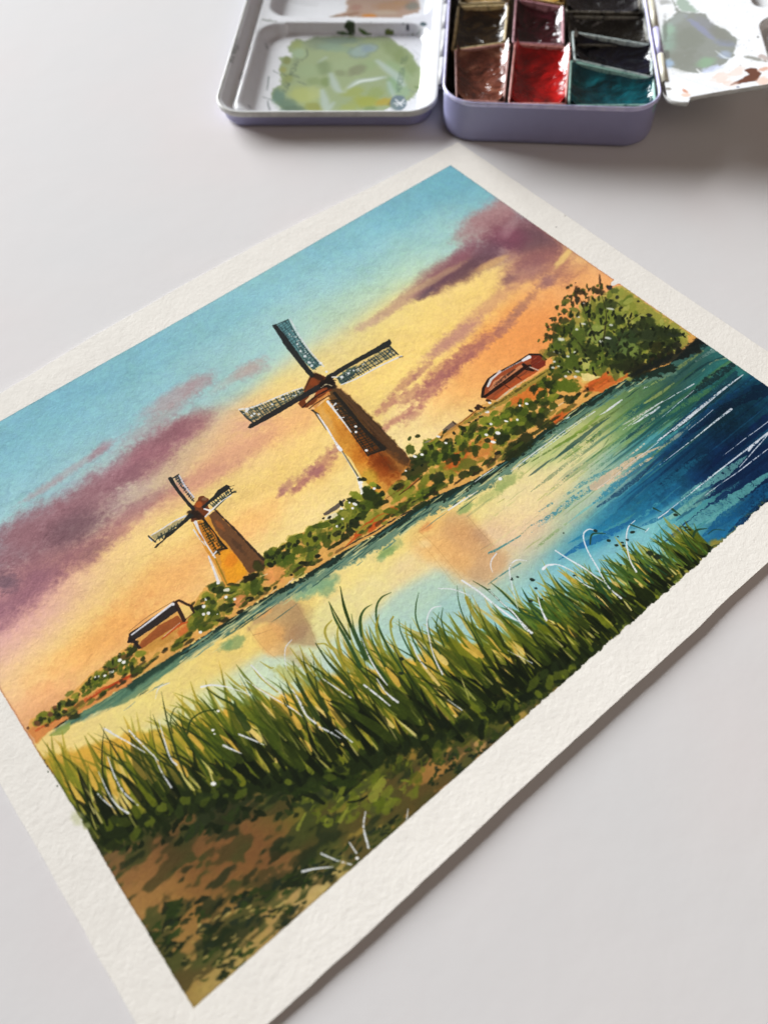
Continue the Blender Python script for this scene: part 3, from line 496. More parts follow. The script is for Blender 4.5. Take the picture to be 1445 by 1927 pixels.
    C.crop(0, 0, 1)
    # ---- great tree at the right edge
    tree = [(1030,680),(1027,665),(1040,645),(1025,634),(1040,613),(1058,604),(1062,580),(1075,560),(1100,560),(1118,548),(1150,545),(1170,542),(1195,556),(1222,578),(1262,605),(1288,622),(1296,640),(1262,672),(1215,690),(1180,705),(1160,712),(1130,700),(1100,700),(1060,700)]
    P([(1120,560),(1160,538),(1172,538),(1222,575),(1266,604),(1290,622),(1296,640),(1230,680),(1120,620)], 'b2a458', .85, soft=2, rough=2)
    P([(1045,690),(1040,650),(1062,610),(1085,585),(1120,565),(1150,552),(1170,545),(1222,580),(1262,607),(1288,624),(1294,640),(1262,672),(1215,690),(1160,712),(1100,695)], '8a8c44', .8, soft=3, rough=12)
    leaves([(1030,680),(1030,660),(1045,640),(1038,620),(1060,600),(1085,575),(1118,560),(1150,550),(1170,545),(1222,580),(1288,624),(1262,672),(1160,712),(1060,700)], 150, (4, 8), ['7c8438', '8f9248', '6a7632', 'a0a258', '5c6a2c'], (.5, .85), ang=(0, 120))
    leaves([(1040,650),(1060,600),(1100,575),(1150,580),(1180,620),(1200,680),(1150,700),(1060,690)], 120, (3, 7), ['434f24', '4c5a28', '3c4822', '606c30'], (.6, .9), ang=(20, 120))
    leaves([(1160,640),(1200,610),(1270,625),(1290,635),(1250,672),(1190,700),(1160,690)], 110, (3.5, 8), ['333c20', '2c341e', '3e4824', '4c5a2c'], (.6, .92), ang=(0, 40))
    leaves([(1190,680),(1270,650),(1285,655),(1250,682),(1185,708),(1175,700)], 40, (3, 6), ['2c2a1c', '36301e', '262a1e'], (.8, .95), ang=(20, 60))
    tuftL = [(1040,600),(1052,585),(1060,568),(1075,556),(1068,548),(1085,566),(1098,556),(1110,548),(1120,552),(1135,543),(1128,535),(1030,640),(1024,636),(1034,618),(1030,665),(1048,610),(1056,596),(1100,545),(1146,538),(1090,548)]
    for x, y in tuftL:
        for _ in range(3): B(x + rng.normal(0, 5), y + rng.normal(0, 5), rng.uniform(2.5, 5.5), rng.uniform(1.8, 3.4), rng.uniform(0, 120), ['3c4420', '4a4a28', '3a3824', '56602a'][rng.integers(4)], .9, soft=.4)
    C.crop(980, 500, 4.25)
    for b in [(440,210,16,44,-5,'3e3424'),(475,215,36,20,0,'3e3424'),(450,275,20,26,0,'40382a'),(505,225,12,24,20,'3e3424'),(630,120,10,42,5,'403428'),(620,205,50,22,-15,'463c28'),(705,175,22,20,0,'34303a'),(580,185,20,20,0,'46442a'),(350,290,34,24,20,'56602a'),(350,362,28,16,0,'4c5428'),(420,352,40,18,-10,'6a7438'),(410,295,14,14,0,'54402c'),(312,388,14,9,0,'3a3024'),(435,135,7,5,0,'40342a'),(500,310,24,36,10,'453e2a'),(540,270,12,24,0,'6a5838'),(575,300,20,60,10,'7a7a38'),(530,380,50,50,0,'6a7432'),
              (345,445,40,26,0,'3e4624'),(280,500,34,44,0,'38401f'),(215,490,12,11,0,'4a3422'),(215,568,34,18,0,'3a3820'),(270,560,40,20,10,'38401f'),(340,520,50,60,0,'46521f'),(280,645,64,26,-8,'59662a'),(240,705,40,22,-10,'4a4a28'),(300,770,50,40,-20,'44501f'),(320,850,70,40,0,'48561f'),(400,780,60,60,-30,'505e24'),(450,600,60,80,-20,'59662c'),(540,660,60,60,-30,'3a461f'),(560,720,70,40,-30,'333c1e'),(610,680,50,30,-30,'3c471f'),(600,540,60,90,-30,'8a9450'),(700,420,120,60,10,'76803a'),(720,310,60,36,-10,'3f4828'),(640,320,40,24,0,'4c5628'),(750,200,30,24,0,'5c6634'),(768,252,14,16,0,'30342a'),(785,440,40,44,-20,'323a22'),(900,520,36,34,0,'38402a'),(850,580,80,70,0,'37462a'),(740,640,70,80,-10,'36442a'),(690,610,50,40,0,'36422a'),(880,680,60,60,0,'7c8a48'),(820,640,44,60,0,'5f7040'),(960,460,50,26,0,'343c24'),(1020,460,60,50,0,'3a4424'),(1080,560,150,34,0,'333c22'),(1150,530,140,30,-5,'333c24'),(1010,560,80,60,0,'38422a'),(1240,550,70,20,-5,'30382a'),(1240,640,44,40,0,'2a2c22'),(1080,660,60,44,0,'38381e'),(1025,395,26,12,-10,'2c2e26'),(970,412,26,10,-10,'2c2e26'),(937,284,11,9,0,'30301e'),(800,325,14,8,0,'5c5c2c'),
              (720,780,80,30,-10,'3a441f'),(640,740,30,60,-10,'5c6a2c'),(560,830,40,50,-10,'6a7834'),(620,860,30,50,-20,'6a7430'),(520,790,30,50,-20,'b4b468'),(800,810,70,30,-10,'2f351f'),(870,780,60,50,0,'2f331e'),(940,830,90,50,20,'2a2c1c'),(760,870,30,50,10,'6a6a34'),(240,950,50,30,10,'2e381c'),(380,960,110,50,0,'5c6a24'),(555,985,30,14,0,'22261c')]:
        B(*b[:5], b[5], .86, soft=.4, n=.4)
    P([(470,860),(520,860),(600,880),(640,890),(540,930),(500,920)], 'e4d08c', .85, soft=1, rough=2)
    P([(540,930),(640,890),(720,880),(760,920),(850,860),(850,890),(640,1010),(540,1000)], 'c2622e', .75, soft=2, rough=2)
    P([(860,880),(1000,790),(1180,720),(1300,660),(1400,580),(1440,620),(1440,690),(1240,760),(1000,840),(880,900)], '1f2420', .85, soft=3, rough=3)
    for x, y, r, q in [(445,510,16,12),(495,465,26,11),(720,475,18,12),(640,605,22,14),(690,578,36,12),(320,588,34,18),(430,692,15,10),(374,725,16,10),(265,768,15,11),(300,804,14,8),(254,815,17,11),(390,850,24,11),(356,884,15,12),(434,888,16,12),(450,845,22,10),(290,695,40,5),(715,345,36,10),(455,410,26,9),(500,300,10,4)]: B(x, y, r * .8, q * .75, -10, 'e8eae8', .72, soft=.7, n=.3, fine=.2)
    C.crop(0, 0, 1)
    for reg, n in (([(1030,670),(1045,615),(1075,580),(1110,562),(1150,560),(1185,600),(1200,690),(1150,706),(1060,700)], 150), ([(1160,600),(1200,590),(1265,615),(1292,632),(1250,675),(1180,700)], 110)):
        pp = np.array(reg, float); lo, hi = pp.min(0), pp.max(0)
        for _ in range(n):
            x, y = rng.uniform(lo, hi)
            if not sum(((pp[i][1] > y) != (pp[i - 1][1] > y)) and x < (pp[i - 1][0] - pp[i][0]) * (y - pp[i][1]) / (pp[i - 1][1] - pp[i][1]) + pp[i][0] for i in range(len(pp))) % 2: continue
            B(x, y, rng.uniform(2.5, 6.5), rng.uniform(1.5, 3.2), rng.uniform(20, 150), ['222a18', '2b341c', '1e2416', '343a20'][rng.integers(4)], rng.uniform(.7, .95), soft=.4, n=.45)
    for q in [[(1120,640),(1105,600),(1090,560)],[(1135,640),(1140,590),(1128,545)],[(1100,660),(1075,630),(1050,612)],[(1160,650),(1180,610),(1205,590)]]: S(q, [3, 2, 1], '2c281a', .7, dry=.2)
    # ---- cottage on the left
    C.crop(0, 900, 3.141)
    P([(820,990),(840,960),(940,870),(1050,810),(1090,850),(1000,900),(880,980),(840,1010)], '935630', .92, soft=1, rough=1)
    P([(765,920),(790,900),(1030,735),(1060,780),(1030,800),(900,890),(810,950),(760,975)], '2e2a2a', .95, soft=1, rough=1)
    P([(1055,755),(1110,745),(1145,795),(1100,835),(1070,800)], 'efc67c', .9, soft=1); P([(760,940),(800,950),(840,1005),(820,1010),(790,975),(755,970)], '2b2424', .92, soft=1, rough=1)
    S([(1025,735),(1060,722),(1105,745),(1130,755),(1148,795)], [10,14,14,20,10], '342620', .92, rough=.3, n=1); S([(1040,740),(1060,780),(1090,840)], [20,22,22], '332420', .92, n=1); S([(1095,838),(1145,795)], [4,5], '3a2820', .9, n=1); S([(765,905),(880,815),(1030,725)], [3,3,4], '3c3430', .7)
    S([(780,925),(900,835),(1010,750),(1025,745)], [8,12,14,18], 'e4e4ea', .96); S([(970,935),(1030,885),(1065,855)], [3,6,3], 'efe0d0', .85); S([(960,950),(1060,870),(1110,850)], [8,16,8], 'bb5024', .8)
    # ---- the mills
    C.crop(440, 580, 4.014)
    OR = 'c5843c'
    P([(600,770),(700,690),(800,640),(960,760),(1140,950),(1290,1090),(1340,1150),(1290,1230),(1200,1330),(1140,1400),(1060,1380),(960,1270),(880,1130),(800,1060),(740,960),(660,840)], 'c88c44', .96, soft=1, rough=1)
    P([(600,770),(700,690),(760,760),(880,950),(1010,1130),(1090,1270),(1140,1400),(1060,1380),(960,1270),(880,1130),(800,1060),(740,960),(660,840)], 'dd9c44', .6, soft=2, rough=2)
    B(960,1110,90,60,-50,'c07428',.7,soft=1); B(1120,1200,110,90,-40,'a05c22',.7,soft=1,n=.5); B(800,900,80,40,-60,'d0883a',.5,soft=1); B(1030,1270,60,60,0,'b0a03c',.5,soft=1); B(1150,1270,60,60,-40,'c47c38',.6,soft=.8)
    P([(740,590),(800,600),(960,740),(1140,930),(1290,1090),(1345,1150),(1290,1200),(1150,1080),(1060,990),(940,830),(820,720),(730,650)], '4a3626', .88, soft=4, rough=3)
    P([(1100,1060),(1180,1080),(1320,1180),(1260,1260),(1180,1180),(1120,1110)], '7a5028', .55, soft=9, rough=8)
    S([(820,660),(960,800),(1100,960),(1240,1090)], [4,5,5,3], '5c4834', .7, dry=.3); S([(860,720),(1000,900),(1160,1060)], [3,4,3], '1e1812', .8, dry=.2); S([(900,700),(1100,900),(1300,1100)], [3,4,3], '241c16', .7)
    for k in range(9): S([(1080 + 16 * k, 1090 + 6 * k), (1130 + 14 * k, 1180 + 6 * k), (1170 + 12 * k, 1250 - 4 * k)], [4, 6, 3], '6e4422', .45, dry=.4)
    P([(700,640),(760,600),(860,720),(1000,880),(1120,1050),(1140,1070),(1015,1120),(960,1040),(880,930),(800,820)], '5c4428', .85, soft=1, rough=1)
    for k in range(26):
        t0 = rng.uniform(0, 1); a_ = np.array([760, 640]) * (1 - t0) + np.array([640, 780]) * t0; b_ = np.array([1300, 1190]) * (1 - t0) + np.array([1060, 1330]) * t0
        u0 = rng.uniform(0, .7); u1 = u0 + rng.uniform(.1, .3)
        S([a_ + (b_ - a_) * u0, a_ + (b_ - a_) * u1], [3, rng.uniform(4, 9), 2], ['9a6228', '7c4c20', 'b87430', 'e0a850', '5a3a1c'][rng.integers(5)], .4, dry=.45, n=3)
    for k in range(34):
        t0 = rng.uniform(0, 1); a_ = np.array([800, 610]) * (1 - t0) + np.array([740, 650]) * t0; b_ = np.array([1335, 1150]) * (1 - t0) + np.array([1190, 1260]) * t0
        u0 = rng.uniform(0, .75); u1 = u0 + rng.uniform(.1, .25)
        S([a_ + (b_ - a_) * u0, a_ + (b_ - a_) * u1], [3, rng.uniform(4, 9), 2], ['241a14', '5c4230', '74502e', '1e1712'][rng.integers(4)], .6, dry=.35, n=3)
    B(900,1000,60,200,55,'b0742c',.35,soft=1,n=.5)
    B(1010, 1010, 300, 60, -50, 'b07a48', .5, soft=1.3, mul=True); B(1120, 1200, 160, 70, -45, 'a87850', .45, soft=1.3, mul=True); B(700, 840, 120, 30, -60, 'e8c090', .3, soft=1.3)
    # cap
    P([(580,505),(620,490),(700,520),(760,560),(740,620),(640,700),(560,750),(510,750),(485,720),(520,650),(545,590)], '6e3c1e', .96, soft=1, rough=1.5)
    P([(600,600),(680,580),(720,620),(640,670),(590,640)], '9c5028', .7, soft=2, rough=2); B(600,560,36,30,0,'8c4a24',.7,soft=.9)
    P([(540,700),(580,650),(620,640),(600,680),(550,730)], 'ecc890', .9, soft=1, rough=1); P([(590,740),(640,680),(720,630),(730,650),(660,710),(620,760)], 'd08c50', .85, soft=1, rough=1.5)
    S([(520,750),(600,680),(720,610)], [10,12,10], '30201a', .9, rough=.4); S([(570,760),(620,720),(720,660)], [8,8,8], '3a2818', .85); S([(590,770),(640,800)], [12,10], '2e2c26', .9)
    S([(530,620),(560,560),(590,500)], [10,14,16], '4a2a1a', .8)
    # sails of the great mill
    def flecks(a, b, n, r=(3, 8), j=26):
        for _ in range(n):
            f = rng.uniform(0, 1); x = a[0] + (b[0] - a[0]) * f + rng.normal(0, j * .5); y = a[1] + (b[1] - a[1]) * f + rng.normal(0, j * .5)
            B(x, y, rng.uniform(*r), rng.uniform(*r) * .6, rng.uniform(0, 90), 'd8dad4', rng.uniform(.5, .9), soft=.5)
    def lattice(a0, a1, b0, b1, n, m, w, col, al=.9):
        a0, a1, b0, b1 = map(np.array, (a0, a1, b0, b1))
        for i in range(n + 1):
            t = np.clip(i / n + rng.normal(0, .012), 0, 1); e0, e1 = rng.uniform(-.04, .12), rng.uniform(.9, 1.02)
            p_, q_ = a0 + (a1 - a0) * t, b0 + (b1 - b0) * t
            S([p_ + (q_ - p_) * e0, p_ + (q_ - p_) * e1], [w * rng.uniform(.9, 2.0), w * rng.uniform(.8, 1.8)], col, al * rng.uniform(.75, 1), soft=.8)
            if rng.random() < .7:
                c_ = p_ + (q_ - p_) * rng.uniform(.15, .85); S([c_, c_ + (a1 - a0) / n * .9], w * rng.uniform(1.4, 2.4), col, al * .9, soft=.8)
        for j in range(m):
            t = (j + .5) / m
            S([a0 + (b0 - a0) * t, a1 + (b1 - a1) * t], w, col, al, soft=.8)
    TD = '33494a'
    P([(325,130),(410,85),(470,200),(560,320),(660,430),(600,470),(500,370),(400,240)], '6f9ca0', .8, soft=1, rough=1); P([(480,250),(560,330),(650,430),(600,460),(500,370)], '7a8f84', .7, soft=3)
    lattice((330,140), (600,470), (405,90), (650,425), 22, 3, 4.5, TD, .85)
    P([(325,130),(410,88),(470,200),(560,330),(650,425),(600,468),(500,370),(400,240)], '3c5a5e', .38, soft=1, rough=1); S([(410,85),(470,200),(560,330),(655,430)], [7,9,9,10], '3c5458', .9); S([(425,80),(490,200),(580,330),(680,440)], [8,10,9,8], 'c9cdd2', .85, dry=.1)
    P([(290,130),(318,118),(400,215),(480,330),(560,440),(620,510),(590,530),(540,480),(470,390),(390,290)], '292c2c', .97, soft=1, rough=.8); S([(320,125),(410,85)], [8,8], '2f3a3c', .9)
    for x, y, r in [(480,270,9),(505,325,10),(538,362,12),(568,410,10),(590,435,12),(655,415,14)]: B(x, y, r, r * .8, 0, 'dfe3e2', .85, soft=.4)
    P([(770,530),(870,440),(1000,360),(1170,285),(1245,345),(1140,400),(1000,460),(900,530),(820,575)], 'e2c07c', .55, soft=1)
    P([(770,530),(870,450),(930,430),(920,500),(820,575)], '48605a', .85, soft=2, rough=2)
    lattice((780,525), (1175,290), (830,575), (1240,350), 19, 3, 6, '344448', .92)
    P([(780,525),(900,450),(1040,370),(1175,290),(1240,348),(1060,430),(830,575)], '3a4a48', .3, soft=1, rough=3); S([(810,578),(920,535),(1060,460),(1180,400),(1265,362)], [8,10,10,10,12], 'dcdee2', .95); S([(1000,460),(1120,410)], [4,5], '2c3436', .8); S([(1250,370),(1275,366)], [8,8], '3a3430', .9)
    P([(685,565),(700,512),(800,452),(930,376),(1060,304),(1175,232),(1192,262),(1174,292),(1060,346),(930,416),(800,492),(725,548)], '2b2e2e', .97, soft=1, rough=.8); S([(1180,290),(1240,350)], [12,11], '2f3838', .92)
    for x, y, r in [(815,520,13),(865,492,10),(905,470,8),(700,480,10)]: B(x, y, r, r * .8, 0, 'e6e8e6', .9, soft=.4)
    P([(50,770),(140,745),(300,690),(500,600),(530,640),(400,720),(260,800),(150,865)], 'dcc080', .55, soft=1)
    lattice((60,775), (520,605), (145,865), (530,640), 22, 3, 6, '3a4a48', .9)
    P([(60,775),(300,700),(520,605),(530,640),(400,720),(150,862)], '3c4a46', .3, soft=1, rough=3); S([(40,765),(150,745),(320,675),(430,630),(520,600)], [12,12,10,10,9], 'dadde0', .92, dry=.05); S([(50,775),(100,830),(150,865)], [9,9,10], '2e3838', .92)
    P([(105,902),(125,876),(230,812),(340,748),(470,672),(600,598),(690,545),(712,580),(600,645),(480,712),(350,788),(220,862),(125,910)], '2a2b2b', .97, soft=1, rough=.8)
    for x, y, r in [(95,780,11),(155,797,9),(135,812,10),(372,685,11),(290,725,9),(190,800,8),(100,765,14)]: B(x, y, r, r * .8, 0, 'e4e6e4', .9, soft=.4)
    flecks((440,180), (620,440), 26); flecks((800,530), (1200,320), 30); flecks((70,790), (500,640), 32)
    lattice((720,700), (1010,1110), (790,690), (1130,1060), 22, 3, 6, '2e2c24', .9)
    S([(760,640),(860,760),(980,910),(1080,1010),(1130,1060)], [24,24,26,28,36], '2c2822', .96, rough=.12); S([(1010,1110),(1110,1075)], [9,9], '2c2822', .92); S([(880,930),(960,1040),(1015,1115)], [6,8,8], '302a22', .9)
    S([(710,705),(760,770),(830,860),(885,935)], [20,14,10,8], 'e0e2e4', .95); S([(750,740),(770,720)], [8,14], 'e0e2e4', .9); S([(790,830),(830,825)], [6,10], 'e0e2e4', .85); S([(760,775),(785,765)], [6,8], 'e0e2e4', .85)
    for x, y, r in [(920,893,11),(922,936,11),(1001,1074,11)]: B(x, y, r, r * .8, 0, 'f0f0ee', .95, soft=.3)
    S([(630,800),(700,900),(760,1000),(800,1060)], [12,14,12,24], 'e4e2e4', .95, dry=.03); S([(600,770),(640,830),(700,920)], [10,8,4], '3a3a30', .9); S([(810,1070),(860,1150),(930,1260),(945,1290)], [10,14,12,8], '4a4c40', .92); S([(800,1060),(880,1190),(940,1290)], [6,7,7], 'e8dcc4', .85); S([(790,1050),(808,1070)], [22,26], 'f0eef0', .95)
    B(700,560,60,34,40,'241c16',.95,soft=.5,n=.4); B(735,585,36,30,0,'221c18',.9,soft=.5,n=.4); B(640,520,46,24,-30,'33221a',.8,soft=.6)
    S([(660,600),(700,575),(750,590)], [6,10,6], 'd8c8a4', .8, dry=.3); S([(700,545),(770,545)], [5,7], '2a221c', .9); S([(745,520),(780,520)], [14,10], 'ede6da', .8)
    S([(940,1280),(960,1350),(970,1390)], [20,26,20], 'f2eee6', .95, rough=.3)
    for b in [(985,1290,20,14,'272e1a'),(950,1296,18,12,'272e1a'),(1075,1345,36,18,'2f3a1c'),(1025,1400,60,44,'323c1c'),(1120,1400,20,24,'2c361a'),(1050,1330,30,20,'8a9434'),(920,1410,44,26,'7c8430')]: B(b[0], b[1], b[2], b[3], -20, b[4], .88, soft=.4, n=.35)
    B(1060,1362,12,10,0,'f4f2ee',.95,soft=.3); B(955,1316,18,10,0,'f4f2ee',.9,soft=.3)
    # small mill
    C.crop(260, 860, 4.817)
    P([(500,600),(600,560),(720,480),(790,570),(900,680),(1040,830),(1140,930),(1130,1000),(1000,1060),(900,1130),(820,1190),(760,1120),(700,980),(620,860),(560,740)], 'cf9040', .96, soft=1, rough=1)
    P([(730,850),(820,830),(900,900),(990,1050),(900,1130),(820,1150),(770,1020)], 'e8982c', .85, soft=2, rough=2); B(840,930,50,80,-30,'e07c28',.5,soft=1); B(930,1020,50,50,0,'eda02c',.6,soft=1)
    P([(640,530),(700,480),(740,520),(790,580),(880,670),(960,750),(1060,860),(1145,930),(1140,1000),(1010,1060),(920,930),(800,780),(700,660)], '6a4c34', .95, soft=1.5, rough=1.5)
    B(740,620,60,20,-48,'9a6034',.6,soft=.9); S([(700,480),(780,560),(900,680),(1040,830),(1140,930)], [14,18,18,20,20], '3a2e26', .92, rough=.4); B(1090,980,50,50,0,'36301e',.85,soft=.6); B(900,800,110,22,-50,'4c382a',.5,soft=.9,n=.5)
    P([(510,600),(560,580),(640,620),(810,830),(700,890),(640,800),(560,680)], 'b0742c', .9, soft=1, rough=1)
    lattice((560,610), (700,890), (620,590), (800,820), 12, 2, 8, '3a3820', .85)
    S([(590,560),(660,650),(740,760),(800,825)], [20,18,20,20], '2a2820', .95, rough=.2); S([(690,870),(740,840),(810,830)], [14,14,12], '2a2620', .92); S([(640,640),(690,700),(720,760)], [8,14,6], 'e08a30', .7, dry=.3); S([(690,770),(720,820)], [10,16], 'e48c34', .8)
    P([(500,440),(560,360),(600,350),(640,380),(640,420),(640,520),(560,570),(480,590),(470,520)], '6a3a20', .95, soft=1, rough=2); B(555,430,34,26,20,'b0602c',.8,soft=.6); B(600,380,26,14,0,'8a7058',.7,soft=.6); B(520,520,60,40,0,'2c211a',.9,soft=.6,n=.4); B(570,545,40,26,0,'3a2418',.8,soft=.6)
    lattice((320,190), (490,400), (375,160), (510,370), 11, 2, 7, '3a4246', .85)
    S([(290,195),(360,300),(440,400),(500,470)], [32,26,26,30], '2a2d2e', .97, rough=.2); S([(375,170),(430,270),(505,365)], [12,16,14], 'c8c6ce', .92, dry=.1); S([(310,195),(370,155)], [8,8], '2c3032', .9); S([(345,170),(375,185)], [6,6], '34383a', .9)
    P([(640,440),(700,400),(850,300),(850,330),(760,400),(690,450)], 'e2c890', .7, soft=1); lattice((650,420), (835,290), (690,455), (850,325), 9, 1, 7, '34423e', .9)
    P([(575,455),(690,350),(725,300),(800,252),(832,265),(825,292),(740,350),(640,430),(600,470)], '292c2b', .97, soft=1, rough=.8); S([(690,480),(780,390),(860,320),(890,310)], [8,12,14,8], '36443e', .92); S([(610,540),(680,470),(760,400),(845,345)], [12,14,9,8], 'dddde2', .95); S([(600,470),(650,485)], [12,22], 'f0eef0', .95); S([(830,270),(875,255)], [6,4], '34302c', .8); S([(830,280),(850,320),(890,320)], [9,9,8], '2c302e', .9)
    P([(110,715),(430,540),(400,580),(330,650),(180,760)], 'e4cc94', .75, soft=1); lattice((180,710), (400,580), (200,760), (380,610), 7, 1, 7, '34403c', .9)
    P([(115,715),(220,660),(330,590),(420,545),(400,585),(330,650),(185,755)], '3c4642', .4, soft=1, rough=3); S([(150,770),(200,720),(270,690)], [8,14,6], '34403c', .85); S([(120,710),(220,650),(330,580),(430,535)], [9,10,12,20], 'd4d5da', .93); P([(148,822),(168,795),(228,752),(258,690),(340,648),(395,590),(470,500),(510,530),(400,622),(325,688),(245,750),(165,824)], '292c2a', .97, soft=1, rough=.8); S([(95,715),(120,740),(160,770)], [12,16,14], '383c3c', .95); S([(100,735),(125,760)], [6,10], 'd8d8d8', .9)
    S([(520,590),(560,680),(620,790),(700,915)], [30,14,12,12], 'dcdade', .95); S([(505,660),(560,740),(610,800)], [12,12,8], 'd4d2d8', .9, dry=.1); S([(680,890),(710,855)], [16,14], 'e6e4e8', .92); S([(640,900),(680,1000),(720,1110),(730,1140)], [14,18,22,26], 'dedce0', .93)
    S([(700,920),(760,1050),(810,1160)], [10,14,10], '7c7228', .7); S([(560,700),(600,760)], [6,6], '9a3c20', .7)
    C.crop(320, 1040, 4.25)
    for b in [(490,250,34,14,'3c4020'),(640,200,60,24,'2c2a18'),(700,110,40,44,'46461f'),(480,290,60,22,'66702a'),(450,300,30,14,'f0ead8')]: B(b[0], b[1], b[2], b[3], 10, b[4], .85, soft=.4, n=.4)
    # white lines on the water
    C.crop(1000, 440, 2.919)
    WH = 'd9dde4'
    for pts, w in [([(0,1228),(100,1150),(220,1060),(350,975)],[4,6,5,3]),([(370,1000),(430,965),(495,915)],[3,20,12]),([(500,1075),(620,1000),(715,920)],[3,6,6]),([(550,1050),(640,990),(700,955)],[5,20,14]),([(705,930),(800,860),(890,825)],[4,7,10]),([(710,1010),(800,930),(890,860)],[3,6,5]),([(610,850),(635,838)],[5,8]),([(690,1140),(800,1060),(900,980),(1000,900),(1080,820),(1160,772)],[10,12,20,34,14,8]),([(780,1080),(860,1020),(930,960)],[8,16,6]),([(860,1080),(930,1020),(995,965)],[3,6,4]),([(700,1270),(820,1180),(960,1070),(1060,980),(1095,965)],[3,6,8,14,22]),([(700,1558),(840,1470),(980,1350),(1140,1240),(1250,1140),(1299,1090)],[4,8,9,14,14,18]),([(1050,1215),(1150,1130),(1299,1030)],[3,6,6]),([(1140,1280),(1220,1160),(1299,1100)],[5,9,9]),([(1190,1190),(1250,1130)],[18,12]),([(950,1440),(1060,1350),(1160,1270),(1299,1180)],[3,5,12,6]),([(960,1430),(1010,1395)],[3,4]),([(360,1400),(480,1300),(600,1200),(700,1140)],[2,3,3,6]),([(700,1130),(740,1105)],[16,8]),([(980,640),(1010,615)],[4,3])]:
        p0, p1 = np.array(pts[0], float), np.array(pts[-1], float); S([p0 + (p1 - p0) * f + np.array([0, rng.normal(0, 1.5)]) for f in np.linspace(0, 1, 5)], np.interp(np.linspace(0, 1, 5), np.linspace(0, 1, len(w)), [max(2.0, q * .62) for q in w]), WH, .86, dry=.14, soft=.8)
    C.crop(780, 620, 4.25)
    S([(480,1220),(560,1160),(660,1095)], [4,11,4], 'd8dcd8', .9, dry=.1); S([(270,1445),(380,1370),(500,1295)], [12,12,4], 'e2e2dc', .95); S([(770,1135),(900,1030),(1060,910),(1240,780),(1440,655)], [5,10,8,6,6], 'dcdfdc', .93, dry=.05); S([(1060,870),(1140,810),(1190,790)], [6,18,6], 'a8b0a8', .5, dry=.6); S([(1000,1030),(1030,960)], [14,10], 'e0dcb0', .7, dry=.5); S([(1215,710),(1235,700)], [8,8], 'dfe6ea', .9)
    C.crop(640, 840, 4.25)
    S([(640,690),(760,800),(980,1070)], 2.5, '8a7048', .45); S([(600,720),(740,880),(920,1110)], 2.5, '8a7048', .4); S([(1010,550),(1120,680),(1230,800)], 2.5, '7a6448', .45); S([(620,690),(740,620)], 2.5, '7a5038', .4)
    S([(1195,855),(1260,820),(1440,715)], [26,18,10], '4a8488', .85, dry=.2); S([(1180,1105),(1300,1020),(1440,935)], [4,12,12], '4a8080', .85, dry=.1); S([(1100,840),(1200,780)], [4,10], '8a8068', .5, dry=.3); S([(1255,455),(1310,420)], [4,8], 'a0a068', .7)
    # ---- trodden soil and leaf litter in front
    C.crop(0, 0, 1)
    for dens, cols, seed, th in (
        ([(330,1760,.7),(420,1790,.8),(470,1740,.75),(540,1700,.6),(380,1700,.35),(300,1800,.25),(350,1850,.6),(250,1640,.03),(220,1620,.08),(300,1600,.5),(400,1540,.7),(480,1540,.5),(350,1650,.42),(450,1600,.15),(500,1620,.2),(560,1590,.45),(620,1540,.55),(700,1500,.6),(600,1640,.6),(430,1680,.3),(600,1690,.2),(640,1640,.65),(740,1540,.45),(820,1440,.3),(860,1470,.05),(900,1390,.8),(960,1340,.8),(1000,1310,.8),(780,1480,.4),(250,1570,.95),(330,1540,.95),(450,1500,.95),(600,1480,.85),(750,1430,.9),(860,1390,.85),(1050,1250,.95),(1100,1200,.99),(450,1850,.05),(500,1800,.1),(370,1885,.05),(190,1590,.9),(1140,1160,.99),(960,1385,.1),(1040,1300,.2),(280,1700,.3)],
         ['3c4826', '44502a', '4a4428', '2e3a22'], 21, .72),
        ([(330,1760,.35),(420,1790,.45),(470,1740,.4),(540,1700,.25),(380,1700,.1),(300,1800,.1),(350,1850,.3),(250,1640,.0),(300,1600,.2),(400,1540,.35),(480,1540,.3),(350,1650,.2),(450,1600,.03),(560,1590,.15),(620,1500,.4),(700,1480,.5),(600,1640,.2),(640,1640,.25),(740,1540,.1),(820,1440,.1),(860,1470,.0),(900,1390,.4),(960,1340,.4),(250,1570,.7),(330,1530,.7),(450,1490,.8),(600,1460,.7),(750,1420,.8),(860,1370,.7),(1050,1240,.6),(1100,1190,.75),(450,1850,.0),(370,1885,.0)],
         ['28301c', '2a3220', '2c3622', '1f2618'], 22, .75)):
        rg = np.random.default_rng(seed)
        def an(cx, cy):
            return upsample(rg.uniform(-1, 1, (int(C.H / (cy * C.res)) + 3, int(C.W / (cx * C.res)) + 3)).astype(np.float32), C.H, C.W)
        # tufts: noise stretched level, sheared so that it leans like the leaves
        nz = an(6.5, 3.2) * .9 + an(2.2, 1.0) * .55 + an(14, 8) * .5 + C.nm * .15 + C.nf * .05
        nz = nz / nz.std()
        sl = (slice(0, int((54 - C.y0) * C.res)), slice(int((-2 - C.x0) * C.res), int((136 - C.x0) * C.res)))
        d = C.field([(x, y, '%02x%02x%02x' % ((int(v * 255),) * 3)) for x, y, v in dens], (9, 7), 1.0)[..., 0]
        thr = np.interp(d, [0, .1, .25, .5, .75, .9, 1], [2.6, 1.35, .7, 0, -.7, -1.3, -2.6])
        mk = (.55 * smooth(-.7, .7, nz - thr) + .45 * smooth(-.12, .14, nz - thr))[sl] * smooth(1.2, -1.2, Y - np.interp(X, [-2,5,20,40,60,80,100,120,140], [45,41,37,30,20,11,7,5,4]) + 1.5 * C.nc)[sl] * (np.where(X > 128, 0, 1))[sl]
        tone = smooth(-.5, .5, an(5, 3))[sl][..., None]
        c = hexc(cols[0]) * (1 - tone) + hexc(cols[2]) * tone
